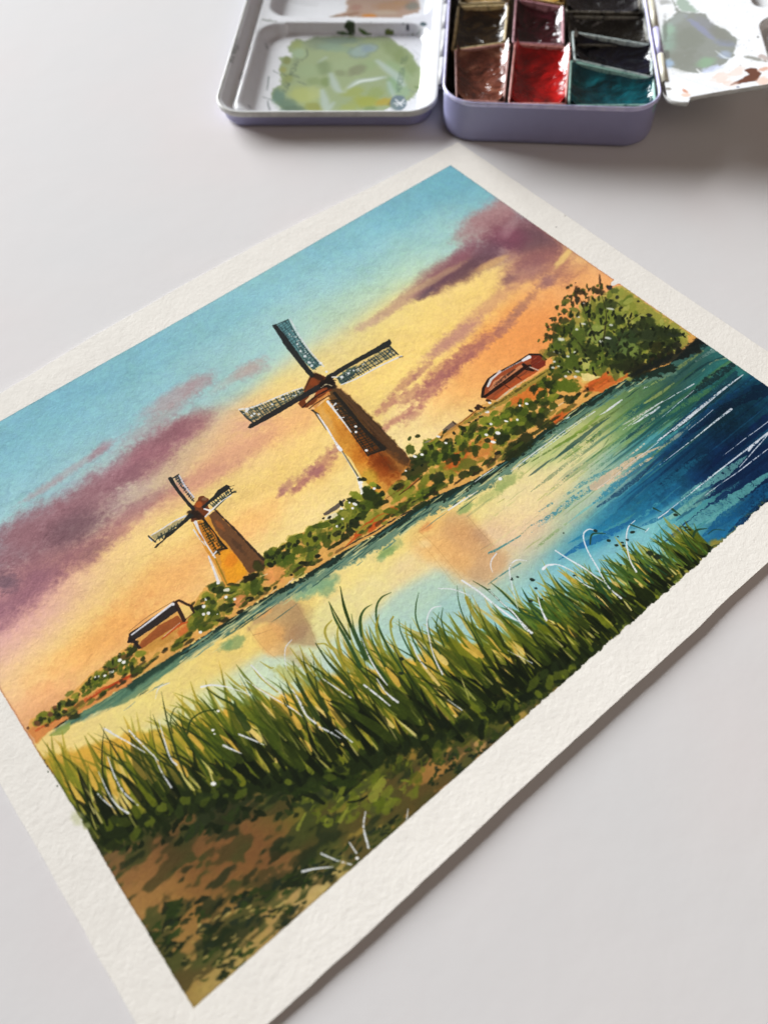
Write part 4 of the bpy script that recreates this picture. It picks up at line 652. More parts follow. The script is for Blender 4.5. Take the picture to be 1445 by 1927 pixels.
        C.rgb[sl] = C.rgb[sl] * (1 - mk[..., None] * th) + c * mk[..., None] * th
    def tufts(reg, n, cols, L=(7, 20), w=(3, 7), ang=(15, 55), a=(.75, .95)):
        pp = np.array(reg, float); lo, hi = pp.min(0), pp.max(0); c = 0
        while c < n:
            x, y = rng.uniform(lo, hi)
            if not sum(((pp[i][1] > y) != (pp[i - 1][1] > y)) and x < (pp[i - 1][0] - pp[i][0]) * (y - pp[i][1]) / (pp[i - 1][1] - pp[i][1]) + pp[i][0] for i in range(len(pp))) % 2: continue
            c += 1; t = math.radians(rng.uniform(*ang)); l = rng.uniform(*L); b_ = rng.uniform(-.25, .25) * l
            u = np.array([math.cos(t), -math.sin(t)]); v = np.array([u[1], -u[0]])
            p = np.array([x, y])
            ww = rng.uniform(*w)
            S([p, p + u * l * .5 + v * b_, p + u * l], [ww * .5, ww, .6], cols[rng.integers(len(cols))], rng.uniform(*a), rough=.35)
    DG = ['2a341e', '33401f', '242c1c', '3c4a24', '2c3626']
    tufts([(270,1760),(300,1700),(350,1690),(420,1700),(470,1680),(540,1650),(600,1640),(640,1620),(620,1660),(560,1710),(500,1770),(430,1830),(380,1870),(350,1850),(310,1800)], 90, DG, (14, 38), (7, 15))
    tufts([(270,1760),(350,1690),(470,1680),(600,1640),(640,1630),(560,1710),(430,1830),(360,1860)], 60, DG, (6, 18), (3, 7))
    tufts([(290,1740),(420,1720),(540,1690),(600,1680),(540,1730),(440,1810),(360,1860)], 40, ['b09a60', 'a08a50', 'b8a468'], (8, 20), (2.5, 5), (15, 45), (.6, .85))
    tufts([(540,1640),(640,1590),(780,1520),(760,1550),(640,1650),(560,1690)], 60, DG, (6, 18), (3, 7))
    tufts([(200,1590),(330,1545),(430,1510),(600,1490),(560,1540),(430,1560),(330,1590),(230,1620)], 60, ['1f2816', '2a341c', '34401f'], (10, 28), (7, 14), (-20, 110))
    tufts([(820,1430),(900,1400),(980,1330),(1090,1245),(1000,1335),(930,1390),(870,1450),(800,1490)], 80, DG, (6, 16), (4, 8), (0, 90))
    tufts([(560,1500),(700,1460),(800,1430),(790,1470),(700,1540),(600,1560)], 60, ['6c7428', '7c8030', '5c661f', '868a38'], (7, 18), (3, 8), (-10, 100), (.5, .85))
    leaves([(560,1500),(640,1485),(740,1440),(800,1445),(790,1480),(740,1530),(660,1570),(590,1560)], 26, (5, 10), ['6c7428', '737a2c', '5c661f'], (.4, .75), ang=(0, 70), nn=.6)
    for q, w in [([(565,1490),(590,1500),(610,1512)],[6,12,6]),([(600,1470),(620,1478),(634,1488)],[8,16,8]),([(648,1496),(668,1472),(700,1452)],[7,15,8]),([(640,1455),(670,1448),(695,1440)],[8,14,6]),([(655,1510),(680,1505),(702,1490)],[3,6,4]),([(610,1446),(640,1460),(660,1470)],[5,10,4])]: S(q, w, '1f2616', .93, rough=.3)
    for q, w in [([(690,1440),(708,1448)],[3,6]),([(575,1530),(560,1560)],[3,8]),([(655,1520),(640,1545)],[4,7]),([(720,1470),(700,1500)],[14,20])]: S(q, w, '8f923e', .7, rough=.3)
    # ---- reeds: pale blades first, then darker, then the dark foot of the clump
    C.crop(0, 0, 1)
    P([(88,1428),(180,1440),(300,1400),(470,1360),(640,1310),(800,1270),(950,1220),(1080,1170),(1200,1100),(1330,1020),(1352,1030),(1270,1090),(1150,1210),(1080,1260),(1000,1330),(940,1380),(860,1400),(790,1430),(700,1470),(560,1480),(430,1490),(330,1520),(260,1570),(190,1590),(140,1510)], '6f7424', .38, soft=16, rough=14)
    for pp, a, cc in [([(150,1540),(210,1500),(330,1470),(480,1460),(560,1440),(700,1400),(820,1370),(900,1330),(980,1290),(1060,1250),(1130,1180),(1220,1110),(1320,1045),(1270,1092),(1150,1208),(1075,1258),(1000,1320),(950,1350),(880,1370),(840,1400),(740,1430),(650,1480),(560,1490),(460,1500),(330,1530),(260,1580),(196,1590)], .85, '2c3a18'),
                      ([(170,1530),(300,1490),(440,1465),(600,1450),(740,1400),(860,1360),(960,1310),(1060,1240),(1150,1170),(1260,1090),(1150,1205),(1000,1318),(860,1390),(700,1450),(450,1505),(260,1570),(190,1585)], .8, '262f18')]:
        P(pp, cc, a, soft=9, rough=13)
    # where the blades stand: x, foot height and blade length across the clump (paper mm)
    fx = np.array([-2, 5, 20, 40, 60, 80, 100, 120, 140, 160, 168.0])
    ff = np.array([45, 41, 36, 28, 18, 9, 4, 1.5, .5, -.5, -1.5])
    ft = np.array([68, 66, 62, 54, 46, 38, 30, 22, 16, 12, 6.0])
    def blade(x, y, L, lean, bend, w, col, a):
        t = np.linspace(0, 1, 6)
        xs = x + L * (lean * t + bend * t * t); ys = y + L * t * (1 - .12 * abs(bend) * t)
        S(np.stack([xs, ys], 1), np.array([.75, 1, .95, .8, .5, .08]) * w, col, a, mm=True, n=2, soft=.7)
    wav = np.interp(np.arange(0, 170), np.arange(0, 175, 3.5), rng.uniform(-1, 1, 50))
    def clump(n, cols, a, lr, wr, f0, f1, bends=(-.28, .2)):
        for k in range(n):
            x = rng.uniform(-1, 167)
            if rng.uniform(-1.4, 1) > wav[int(max(x, 0))] + .35 and f0 > -.2 and len(cols) != 3: continue
            lo, hi = np.interp(x, fx, ff), np.interp(x, fx, ft) + 2.5 * wav[int(max(x, 0))]
            y = lo + (hi - lo) * rng.uniform(f0, f1) + rng.normal(0, 1.3)
            L = (hi - lo) * rng.uniform(*lr) + 1
            L = min(L, hi - y + 4 + rng.normal(0, 1.6))
            if L < 3: continue
            blade(x, y, L, rng.normal(.02, .12), rng.uniform(*bends), rng.uniform(*wr), cols[rng.integers(len(cols))], rng.uniform(*a))
    clump(230, ['a8963a', '9c9036', 'b89a3c', '8f8c34', 'c8a44c'], (.5, .8), (.5, .9), (.7, 1.5), .15, .6)
    clump(330, ['6e7428', '7c7c2c', '5c6820', '848430'], (.55, .85), (.4, .8), (.6, 1.4), .02, .55)
    clump(120, ['e2b860', 'dcb45c', 'e8c67c'], (.5, .85), (.14, .28), (.4, .9), .15, .6, (-.1, .1))
    clump(330, ['6a7226', '5c6620', '4c581c', '747a2a'], (.65, .92), (.3, .72), (.5, 1.5), .0, .45, (-.35, .2))
    clump(260, ['39441a', '47521c', '2f3916', '2b3616'], (.7, .97), (.22, .6), (.5, 1.4), -.05, .3, (-.35, .2))
    clump(26, ['6a701f', '7a7c26', '565f1c'], (.7, .9), (.35, .7), (1.4, 2.6), 0, .35)
    clump(60, ['d8b058', 'cfa650', 'e4c478'], (.75, .97), (.1, .3), (.6, 1.8), .15, .6, (-.1, .1))
    clump(60, ['34441e', '3f5020', '2c3a1c'], (.8, .95), (.6, .9), (.3, .7), .1, .4, (-.3, .35))
    clump(360, ['1d2512', '232c14', '171e10', '1b2212'], (.75, .97), (.2, .44), (.6, 1.8), -.1, .2)
    clump(110, ['a8a048', 'c4bc6c', 'd8cc84'], (.5, .9), (.08, .2), (.25, .6), .0, .4, (-.1, .1))
    clump(46, ['4c5a1e', '3c481a', '5c6a24', '2c3616'], (.4, .6), (.3, .6), (2.0, 3.6), .0, .45, (-.2, .15))
    # green-blue haze of blades over the water on the right
    for k in range(120):
        x = rng.uniform(112, 165); hi = np.interp(x, fx, ft)
        blade(x, hi - rng.uniform(5, 11), rng.uniform(5, 10), rng.normal(.0, .16), rng.uniform(-.3, .3), rng.uniform(.3, .9), ['3e5a26', '4c6430', '2e4a26', '607430', '2c4a30'][rng.integers(5)], .85)
    C.crop(0, 0, 1)
    foot = [(200,1575),(280,1548),(360,1522),(450,1495),(560,1478),(680,1452),(780,1420),(860,1392),(950,1352),(1030,1300),(1100,1245)]
    for k in range(90):
        t = rng.uniform(0, 9.99); i = int(t); f = t - i
        x = foot[i][0] * (1 - f) + foot[i + 1][0] * f; y = foot[i][1] * (1 - f) + foot[i + 1][1] * f + rng.normal(-8, 16)
        B(x, y, rng.uniform(6, 20), rng.uniform(4, 10), rng.uniform(-30, 100), ['222b18', '2b361c', '36421e', '566022', '6c7428', '1c2416'][rng.integers(6)], rng.uniform(.5, .85), soft=.4, n=.6)
    # blades read one by one
    C.crop(640, 840, 4.25)
    GD = '36502a'
    for pts, w in [([(0,1120),(30,1260),(90,1445),(200,1700)],[4,16,22,26]),([(255,1262),(190,1310),(160,1400),(185,1560),(280,1740),(380,1880)],[3,16,24,22,22,20]),([(408,1168),(330,1210),(290,1290),(300,1420),(380,1600),(500,1800)],[4,14,16,15,16,16]),([(628,1170),(605,1280),(612,1400),(700,1620),(780,1780)],[3,10,11,12,12]),([(935,1115),(945,1230),(990,1370),(1100,1560)],[3,7,10,12]),([(1060,1075),(1180,1150),(1300,1260),(1445,1400)],[4,13,12,22]),([(1205,1090),(1300,1170),(1445,1320)],[4,16,20]),([(820,1290),(810,1400),(860,1560)],[3,10,12]),([(790,1325),(770,1445),(830,1600)],[3,10,12]),([(1040,1215),(1050,1400),(1140,1600)],[3,7,10]),([(-90,1240),(-40,1380),(60,1560),(160,1760)],[4,16,24,30]),([(90,1340),(120,1480),(220,1700)],[3,12,18]),([(560,1420),(580,1540),(680,1720)],[3,10,14]),([(470,1380),(490,1500),(600,1720)],[3,10,14]),([(230,1440),(260,1560),(360,1760)],[3,10,14]),([(700,1380),(720,1500),(800,1660)],[3,10,12])]: S(pts, w, GD, .92, rough=.1)
    for pts, w in [([(425,1362),(400,1420),(430,1560),(520,1740)],[12,15,16,18]),([(310,1345),(290,1460),(340,1640)],[4,22,26]),([(170,1400),(200,1560),(300,1740)],[4,18,24]),([(60,1420),(100,1580),(200,1760)],[4,18,26]),([(520,1400),(540,1540),(620,1700)],[4,16,22]),([(650,1440),(680,1560),(760,1700)],[4,16,22])]: S(pts, w, '8f8c38', .82)
    for pts, w in [([(425,1362),(405,1400),(415,1445)],[12,14,12]),([(310,1345),(290,1445)],[4,22]),([(1010,1210),(1060,1330),(1120,1445)],[30,34,30]),([(985,1130),(1020,1260)],[3,16])]: S(pts, w, '9a8e38', .8)
    C.crop(320, 1040, 4.25)
    for pts, w in [([(285,1080),(380,1150),(500,1215),(600,1320)],[4,14,20,30]),([(25,1445),(5,1350),(30,1260),(55,1235)],[10,9,9,5]),([(140,1445),(170,1340),(260,1275),(370,1255)],[22,14,12,14]),([(1275,400),(1340,520),(1440,690)],[4,14,20]),([(1362,270),(1390,430),(1445,590)],[4,18,22]),([(985,865),(1010,1000),(1090,1170),(1180,1330)],[4,18,34,44]),([(1060,820),(1100,980),(1180,1130),(1250,1260)],[4,18,30,40]),([(1165,725),(1260,870),(1380,1000),(1445,1080)],[8,18,34,44]),([(875,1040),(930,1180),(970,1300)],[4,14,20]),([(515,1185),(540,1280),(620,1400)],[8,44,60])]: S(pts, w, '36461f', .9, rough=.1)
    for pts, w in [([(1295,540),(1245,600),(1250,680),(1340,830),(1400,940)],[8,18,18,20,20]),([(1345,570),(1340,680),(1380,830),(1440,920)],[4,18,20,22]),([(1180,730),(1240,730),(1290,770)],[10,14,10]),([(165,1030),(190,1110),(230,1190)],[4,14,12]),([(440,960),(520,1040),(600,1100)],[4,18,14]),([(640,890),(720,990),(860,1110)],[3,18,22]),([(960,760),(1040,870),(1090,960)],[4,16,16]),([(1035,740),(1080,850),(1160,980)],[4,16,18]),([(1110,760),(1180,880),(1260,980)],[4,20,18]),([(720,870),(800,920),(830,920)],[4,16,8])]: S(pts, w, '9c9038', .82, rough=.1)
    B(930,960,110,60,-20,'a8a048',.5,soft=.6,n=.5)
    # white gouache blades
    GW = 'dfe2e6'
    for crop, lines in [((320,1040,4.25),[([(250,1075),(330,1060),(440,1070),(540,1100),(650,1140)],[14,12,9,7,4]),([(560,975),(700,1085),(860,1180),(980,1250),(1060,1310)],[3,9,9,9,4]),([(650,900),(760,1020),(860,1100),(930,1160)],[12,9,7,3]),([(975,695),(925,760),(920,850),(935,940)],[5,9,7,3]),([(980,1095),(1040,1200),(1090,1300),(1165,1365)],[6,20,12,14]),([(1215,1005),(1340,1090),(1445,1160)],[6,10,9]),([(1195,1395),(1300,1445)],[9,10]),([(835,1235),(830,1235)],[3,3])]),
                        ((60,1280,4.014),[([(545,365),(640,420),(740,475),(855,545)],[12,12,9,6]),([(735,380),(830,480),(960,610)],[14,11,5]),([(920,560),(980,690),(1055,810)],[5,9,12]),([(960,300),(1010,480),(1050,590),(1095,640)],[4,10,10,12]),([(575,580),(630,730),(700,850),(805,945)],[6,10,11,7]),([(505,690),(580,850),(650,950),(730,1005)],[4,9,11,14]),([(500,858),(560,920),(625,970)],[10,9,6]),([(1040,20),(960,60),(935,140)],[5,8,3]),([(1280,50),(1350,36),(1445,46)],[12,10,9]),([(555,370),(600,390)],[14,10])]),
                        ((380,1180,4.014),[([(280,810),(380,850),(470,890)],[12,11,6]),([(165,895),(230,925),(300,955)],[18,12,5]),([(890,755),(960,790),(1045,840)],[10,10,5]),([(1005,775),(1070,820),(1135,870)],[5,9,9]),([(1225,440),(1320,510),(1420,595)],[8,11,7]),([(1320,390),(1380,480),(1445,550)],[4,7,9]),([(1230,150),(1290,280),(1400,440)],[4,9,5])]),
                        ((680,1040,4.014),[([(760,210),(880,290),(1000,390),(1120,480),(1190,520)],[14,14,16,14,6]),([(960,285),(1060,380),(1160,470),(1230,570),(1285,605)],[6,9,10,9,18]),([(600,402),(530,425),(495,510),(510,640),(550,790),(612,918)],[6,9,9,8,9,12]),([(580,270),(680,275),(760,300),(820,325)],[7,8,8,4]),([(1250,60),(1160,60),(1115,130),(1145,280)],[4,9,9,3]),([(1020,5),(985,50),(975,100),(990,148)],[8,9,7,3]),([(1330,340),(1360,440),(1395,510)],[4,8,11]),([(0,640),(60,790),(140,930),(195,1000)],[4,8,9,4]),([(115,950),(180,1050),(275,1130)],[5,8,16]),([(20,1000),(110,1070),(215,1155)],[14,13,5]),([(375,660),(420,780),(490,875)],[4,9,8]),([(1370,125),(1400,98),(1445,92)],[18,12,10]),([(650,1110),(760,1190)],[3,7]),([(1105,740),(1290,835)],[3,6])]),
                        ((960,960,4.014),[([(340,305),(440,370),(560,440),(640,500),(715,550)],[10,10,12,10,4]),([(250,440),(290,412),(370,415),(480,465)],[22,10,9,5]),([(650,155),(590,145),(550,190),(580,300),(660,440),(740,580),(835,665)],[6,9,10,9,9,10,14]),([(940,78),(890,130),(875,230),(900,370),(950,465)],[5,9,9,9,14]),([(470,490),(560,560),(630,595)],[3,9,5]),([(205,640),(230,740),(270,830)],[4,8,18]),([(5,560),(60,760)],[4,3]),([(0,740),(70,830),(155,925)],[4,8,20]),([(1020,165),(1045,135)],[7,5]),([(1115,60),(1190,10)],[7,6])]),
                        ((300,1300,2.064),[([(800,470),(793,530),(812,610)],[4,7,8]),([(738,590),(765,630)],[4,6]),([(628,632),(680,655),(745,675)],[7,6,5]),([(555,702),(610,690),(675,684)],[9,6,4]),([(965,460),(960,500)],[3,4])])]:
        C.crop(*crop)
        for pts, w in lines: S(pts, w, GW, .95, dry=.03)
    C.crop(0, 0, 1)
    for x, y, r in [(402,1475,5),(401,1374,3),(404,1381,2),(411,1338,3),(795,1526,2.5),(672,1615,3.5)]: B(x, y, r, r * .75, 0, 'f4f3ee', .97, soft=.3, n=.1, fine=0)
    # seed heads
    for x, y, r in [(1001,1091,5),(1008,1107,3),(1019,1128,3),(998,1131,4),(974,1086,3),(963,1091,3),(963,1088,2),(920,1109,2.5),(755,1240,5),(754,1267,5),(1120,999,4),(1145,1017,4),(1159,1026,4),(1173,1027,4),(1170,1021,3),(1188,1002,4),(1270,969,5),(1290,992,4),(1297,997,4),(1180,1016,3),(1190,1001,4),(1222,1041,8),(1236,1048,8),(1060,1003,2),(1080,1083,3),(1168,1063,3),(1162,1010,2)]: B(x, y, r, r * .6, -10, '243026', .9, soft=.4)
    C.crop(1100, 900, 4.188)
    for pts, w in [([(360,365),(480,410)],[12,6]),([(540,235),(600,265)],[14,5]),([(690,245),(750,290)],[22,8]),([(1100,410),(1020,405),(970,440)],[5,6,5]),([(960,395),(880,410),(850,460)],[5,20,16]),([(160,435),(60,440),(40,520)],[6,14,10]),([(1070,520),(1010,535),(980,580)],[6,8,6])]: S(pts, w, '2c4a34', .9)
    for k in range(30):
        x = rng.uniform(700, 800); y = 1560 - (x - 700) * .55 + rng.uniform(-20, 10)
        S([(x, y), (x - 4, y - rng.uniform(10, 24))], [3, 1], '3c3a1c', .7)
    for k in range(40):   # pale frayed foot of the wash
        x = rng.uniform(400, 620); y = 1893 - (x - 368) * .867 - rng.uniform(2, 10)
        S([(x, y), (x - rng.uniform(4, 10), y - rng.uniform(6, 16))], [5, 2], ['c8bc74', '94984a', 'd8cc90'][rng.integers(3)], .6)
    tufts([(250,1740),(300,1700),(420,1690),(520,1650),(640,1610),(640,1640),(560,1710),(430,1830),(370,1870),(320,1820)], 70, ['1f281c', '232e22', '28331c', '1c2420'], (10, 30), (4, 10), (5, 55))
    tufts([(215,1600),(330,1560),(480,1520),(600,1500),(560,1560),(400,1600),(320,1660),(250,1680)], 46, ['28321e', '2e3a24', '34442c', '2a3428'], (8, 22), (5, 11), (-10, 110), (.55, .85))
    tufts([(225,1640),(330,1600),(450,1570),(560,1560),(600,1600),(520,1660),(420,1700),(300,1740),(260,1710)], 60, ['3a4228', '2c3622', '34402c', '4a4426', '2a3630'], (7, 18), (5, 11), (-20, 70), (.5, .85))
    tufts([(225,1640),(330,1600),(450,1570),(560,1560),(520,1660),(420,1700),(300,1740)], 30, ['a8804c', '9a7446', 'b48c58'], (6, 14), (3, 7), (-20, 70), (.4, .7))
    for b in [(300,1660,140,90,30,'a89c84',.6),(450,1610,160,80,30,'a8967c',.65),(380,1790,150,70,35,'b0ac90',.45),(600,1620,120,60,35,'b4a888',.4),(260,1650,70,40,-60,'8a6238',.35),(420,1640,90,40,20,'7c4824',.35),(330,1730,70,50,20,'8a6c3c',.3),(700,1420,180,50,25,'56602c',.35),(250,1560,90,40,20,'5c6030',.4),(950,1330,140,40,35,'55602c',.35)]:
        B(b[0], b[1], b[2], b[3], b[4], b[5], b[6], soft=1.4, n=.3, mul=True, fine=.05)
    C.rgb = np.clip(C.rgb, 0, 1); C.rgb = C.rgb - .032 * np.sin(2 * np.pi * C.rgb)
    mean_ = C.rgb.mean(-1, keepdims=True); C.rgb = np.clip(mean_ + (C.rgb - mean_) * 1.0, 0, 1)
    # ---- pigment grain, pooled edges, deckle of the taped border
    g = 1 + .035 * C.nf + .022 * C.nm
    lum = C.rgb.mean(-1)
    g = 1 + (g - 1) * (.35 + .9 * np.clip(1 - abs(lum - .55) * 1.2, 0, 1))
    C.rgb *= g[..., None]
    speck = smooth(.82, 1.1, C.nf + .25 * C.nm) * .07
    C.rgb *= (1 - np.clip(C.nb + .6 * C.nc, 0, 1) * .05 * (Y < 78))[..., None]
    C.rgb *= (1 - speck * (lum > .5))[..., None]
    wob = .10 * C.nm + .06 * C.nf
    left = X + wob; rightd = PW - X + wob * .8; topd = PH - Y + wob * .5; botd = Y + wob * .6
    # irregular paint edge on the left by the reeds, on the bottom right, and the bare notch on the right
    bump = np.exp(-((Y - 48) / 9) ** 2) * (.9 + .7 * C.nm) + np.exp(-((Y - 60) / 5) ** 2) * .6
    left = left - bump * .45
    botd = botd + np.where(X > 95, (.25 * C.nm + .12 * C.nf), 0) - np.where(X > 165, .25 + .2 * C.nc, 0)
    nq = on_paper([(1157, 530)])[0]
    notch = np.hypot((X - nq[0]) / 1.9, (Y - nq[1]) / 1.1) - 1 + .35 * C.nm
    inside = np.minimum(np.minimum(left, rightd), np.minimum(topd, botd))
    inside = np.minimum(inside, notch * 1.2)
    m = smooth(-.06, .14, inside)
    edge = np.exp(-(inside / .28) ** 2) * smooth(0, .1, inside)
    dark = np.where(Y > 78, .20, .26) * np.where((X > 225 - 2) & (Y > 95), 1.3, 1)
    C.rgb *= (1 - edge * dark)[..., None]
    red = (edge * ((left < 1) & (Y > 62) & (Y < 100)) * .5 + edge * ((rightd < 1) & (Y > 85) & (Y < 125)) * .6)[..., None]
    C.rgb = C.rgb * (1 - red) + hexc('a8442c') * red
    C.rgb = C.rgb * m[..., None] + paper * (1 - m[..., None])
    # green bleed past the tape beside the reeds
    C.crop(60, 1280, 4.014)
    B(345,1040,50,46,-60,'b8bc86',.5,soft=1); B(420,1100,24,30,-50,'a0a468',.6,soft=.8)
    for x, y in [(120,650),(125,692),(195,800),(98,605)]: B(x, y, 7, 8, 0, '2c3420', .9, soft=.4)
    # pencil tick and stray specks on the border
    C.crop(0, 0, 1)
    for x, y in [(1063,406),(1046,427)]: B(x, y, 1.6, 1.2, 0, '6c6a68', .5, soft=.5)
    return C
# ---------------------------------------------------------------- building helpers
COL = scene.collection
def empty(name, loc=(0, 0, 0), rz=0.0, label=None, cat=None, group=None):
    o = bpy.data.objects.new(name, None); COL.objects.link(o); o.location = loc; o.rotation_euler = (0, 0, rz)
    o.empty_display_size = 0.01
    if label: o['label'] = label
    if cat: o['category'] = cat
    if group: o['group'] = group
    return o
def obj(name, me, parent=None, mat=None, label=None, smooth_=True):
    o = bpy.data.objects.new(name, me); COL.objects.link(o)
    if parent: o.parent = parent
    if mat: me.materials.append(mat)
    if label: o['label'] = label
    if smooth_ and len(me.polygons):
        me.polygons.foreach_set('use_smooth', np.ones(len(me.polygons), bool))
    return o
def mesh(name, v, f, uv=None):
    me = bpy.data.meshes.new(name)
    me.from_pydata((np.asarray(v, float) * S_MM).tolist(), [], [list(map(int, q)) for q in f])
    if uv is not None:
        l = me.uv_layers.new(name='UVMap'); idx = np.empty(len(me.loops), np.int32); me.loops.foreach_get('vertex_index', idx)
        l.data.foreach_set('uv', np.asarray(uv, np.float32)[idx].ravel())
    me.update(); return me
def quads(name, V, F, UV):
    """fast grid mesh from numpy; V in mm"""
    me = bpy.data.meshes.new(name)
    used, inv = np.unique(F.ravel(), return_inverse=True)
    V = V[used] * S_MM; UV = UV[used]; n = len(F)
    me.vertices.add(len(V)); me.vertices.foreach_set('co', V.astype(np.float32).ravel())
    me.loops.add(n * 4); me.loops.foreach_set('vertex_index', inv.astype(np.int32).ravel())
    me.polygons.add(n); me.polygons.foreach_set('loop_start', np.arange(0, n * 4, 4, dtype=np.int32))
    me.update(calc_edges=True)
    l = me.uv_layers.new(name='UVMap'); l.data.foreach_set('uv', UV[inv.ravel()].astype(np.float32).ravel())
    me.validate(); return me
def image_of(C, name):
    im = bpy.data.images.new(name, C.W, C.H, alpha=False)
    px = np.ones((C.H, C.W, 4), np.float32); px[..., :3] = np.clip(C.rgb, 0, 1)
    im.pixels.foreach_set(px.ravel()); im.update(); im.pack(); return im

def mat(name, col=(.8, .8, .8), rough=.5, spec=.5, metal=0.0, coat=0.0):
    m = bpy.data.materials.new(name); m.use_nodes = True
    b = m.node_tree.nodes['Principled BSDF']
    b.inputs['Base Color'].default_value = (*col, 1); b.inputs['Roughness'].default_value = rough
    b.inputs['Specular IOR Level'].default_value = spec; b.inputs['Metallic'].default_value = metal
    b.inputs['Coat Weight'].default_value = coat; b.inputs['Coat Roughness'].default_value = .12
    return m, m.node_tree, b
def noise(nt, scale, detail=4, rough=.55, coord='Object', dist=0.0, vec=None):
    t = nt.nodes.new('ShaderNodeTexNoise'); t.inputs['Scale'].default_value = scale; t.inputs['Detail'].default_value = detail
    t.inputs['Roughness'].default_value = rough; t.inputs['Distortion'].default_value = dist
    if vec is None:
        c = nt.nodes.new('ShaderNodeTexCoord'); vec = c.outputs[coord]
    nt.links.new(vec, t.inputs['Vector']); return t
def ramp(nt, src, stops):
    r = nt.nodes.new('ShaderNodeValToRGB'); e = r.color_ramp.elements
    while len(e) < len(stops): e.new(.5)
    for k, (p, c) in enumerate(stops): e[k].position = p; e[k].color = (*c, 1)
    nt.links.new(src, r.inputs[0]); return r
def bump(nt, b, srcs, dist=.0002):
    prev = None
    for s, st, d in srcs:
        n = nt.nodes.new('ShaderNodeBump'); n.inputs['Strength'].default_value = st; n.inputs['Distance'].default_value = d
        nt.links.new(s, n.inputs['Height'])
        if prev: nt.links.new(prev.outputs[0], n.inputs['Normal'])
        prev = n
    nt.links.new(prev.outputs[0], b.inputs['Normal'])
def lin(h):
    c = hexc(h).astype(float); return tuple(np.where(c <= .04045, c / 12.92, ((c + .055) / 1.055) ** 2.4))

# ---------------------------------------------------------------- the table
m_table, nt, b = mat('white_table', (.66, .655, .68), .8, .12)
n1 = noise(nt, 60, 3); n2 = noise(nt, 900, 4, .6); n3 = noise(nt, 14, 2)
r = ramp(nt, n3.outputs[0], [(.3, (.715, .68, .675)), (.5, (.705, .688, .685)), (.7, (.695, .688, .688))]); nt.links.new(r.outputs[0], b.inputs['Base Color'])
bump(nt, b, [(n2.outputs[0], .12, .0001), (n1.outputs[0], .15, .0006)])
tb = mesh('table_top', [(-900, -600, 0), (1200, -600, 0), (1200, 900, 0), (-900, 900, 0), (-900, -600, -18), (1200, -600, -18), (1200, 900, -18), (-900, 900, -18)],
          [(0, 1, 2, 3), (7, 6, 5, 4), (4, 5, 1, 0), (5, 6, 2, 1), (6, 7, 3, 2), (7, 4, 0, 3)])
t = obj('table_top', tb, None, m_table, smooth_=False); t['kind'] = 'structure'

# ---------------------------------------------------------------- the painting on its sheet
PIC = paint_picture()
im = image_of(PIC, 'watercolour')
m_paper, nt, b = mat('painted_paper', (.8, .8, .8), .85, .06)
tex = nt.nodes.new('ShaderNodeTexImage'); tex.image = im; tex.extension = 'EXTEND'; nt.links.new(tex.outputs[0], b.inputs['Base Color'])
n1 = noise(nt, 760, 4, .65, dist=.4); n2 = noise(nt, 2100, 3, .6); n3 = noise(nt, 90, 2)
bump(nt, b, [(n3.outputs[0], .12, .0010), (n1.outputs[0], .36, .00026), (n2.outputs[0], .30, .00008)])

painting = empty('watercolor_painting', (0, 0, 0), 0, 'watercolor of two windmills by a river at sunset, on white bordered paper', 'painting')
out_top = on_height([(0, 741), (173, 632), (346, 533), (500, 450), (720, 342), (857, 269)], .9)
out_bot = on_paper([(504, 1927), (688, 1760), (872, 1586), (1000, 1466), (1182, 1300), (1315, 1179), (1370, 1124), (1445, 1058)])
print('out_top', out_top.round(1).tolist()); print('out_bot', out_bot.round(1).tolist())
GX = np.arange(0, 1.00001, 1 / 496); GY = np.arange(0, 1.00001, 1 / 392)
rng = np.random.default_rng(5)
def wob(n, a, s): return np.interp(np.arange(n), np.arange(0, n + s, s), rng.uniform(-a, a, len(np.arange(0, n + s, s))))
XL = -10.5 + wob(len(GY), .12, 9); XR = 236.7 + wob(len(GY), .12, 9)
xb = np.interp(GX, [0, 1], [-10.5, 236.7])
o = np.argsort(out_bot[:, 0]); YB = np.interp(xb, out_bot[o, 0], out_bot[o, 1]) + wob(len(GX), .08, 7)
o = np.argsort(out_top[:, 0]); YT = np.interp(xb, out_top[o, 0], out_top[o, 1]) + wob(len(GX), .12, 9)
nx, ny = len(GX), len(GY)
XX = XL[:, None] + (XR - XL)[:, None] * GX[None, :]; YY = YB[None, :] + (YT - YB)[None, :] * GY[:, None]
ZZ = lift(XX, YY)
V = np.stack([XX, YY, ZZ], -1).reshape(-1, 3)
UV = np.stack([(XX - PIC.x0) * PIC.res / PIC.W, (YY - PIC.y0) * PIC.res / PIC.H], -1).reshape(-1, 2)
a = (np.arange(ny - 1)[:, None] * nx + np.arange(nx - 1)[None, :])
F = np.stack([a, a + 1, a + nx + 1, a + nx], -1).reshape(-1, 4)
cx = V[F].mean(1)
def inside(poly, q):
    r = np.zeros(len(q), bool)
    for i in range(len(poly)):
        (ax, ay), (bx, by) = poly[i], poly[(i + 1) % len(poly)]
        if ay != by: r ^= ((ay > q[:, 1]) != (by > q[:, 1])) & (q[:, 0] < (bx - ax) * (q[:, 1] - ay) / (by - ay) + ax)
    return r
def region(pts, x0=0, y0=0, k=1):
    return inside(on_paper(np.array(pts, float) / k + np.array([x0, y0])), cx[:, :2])
lab = np.zeros(len(F), int)
inpic = (cx[:, 0] > 0) & (cx[:, 0] < PW) & (cx[:, 1] > 0) & (cx[:, 1] < PH)
wl = on_paper([(40,1420),(105,1367),(200,1313),(320,1235),(489,1127),(645,1037),(819,932),(945,867),(1119,742),(1258,683),(1320,640),(1400,620)])
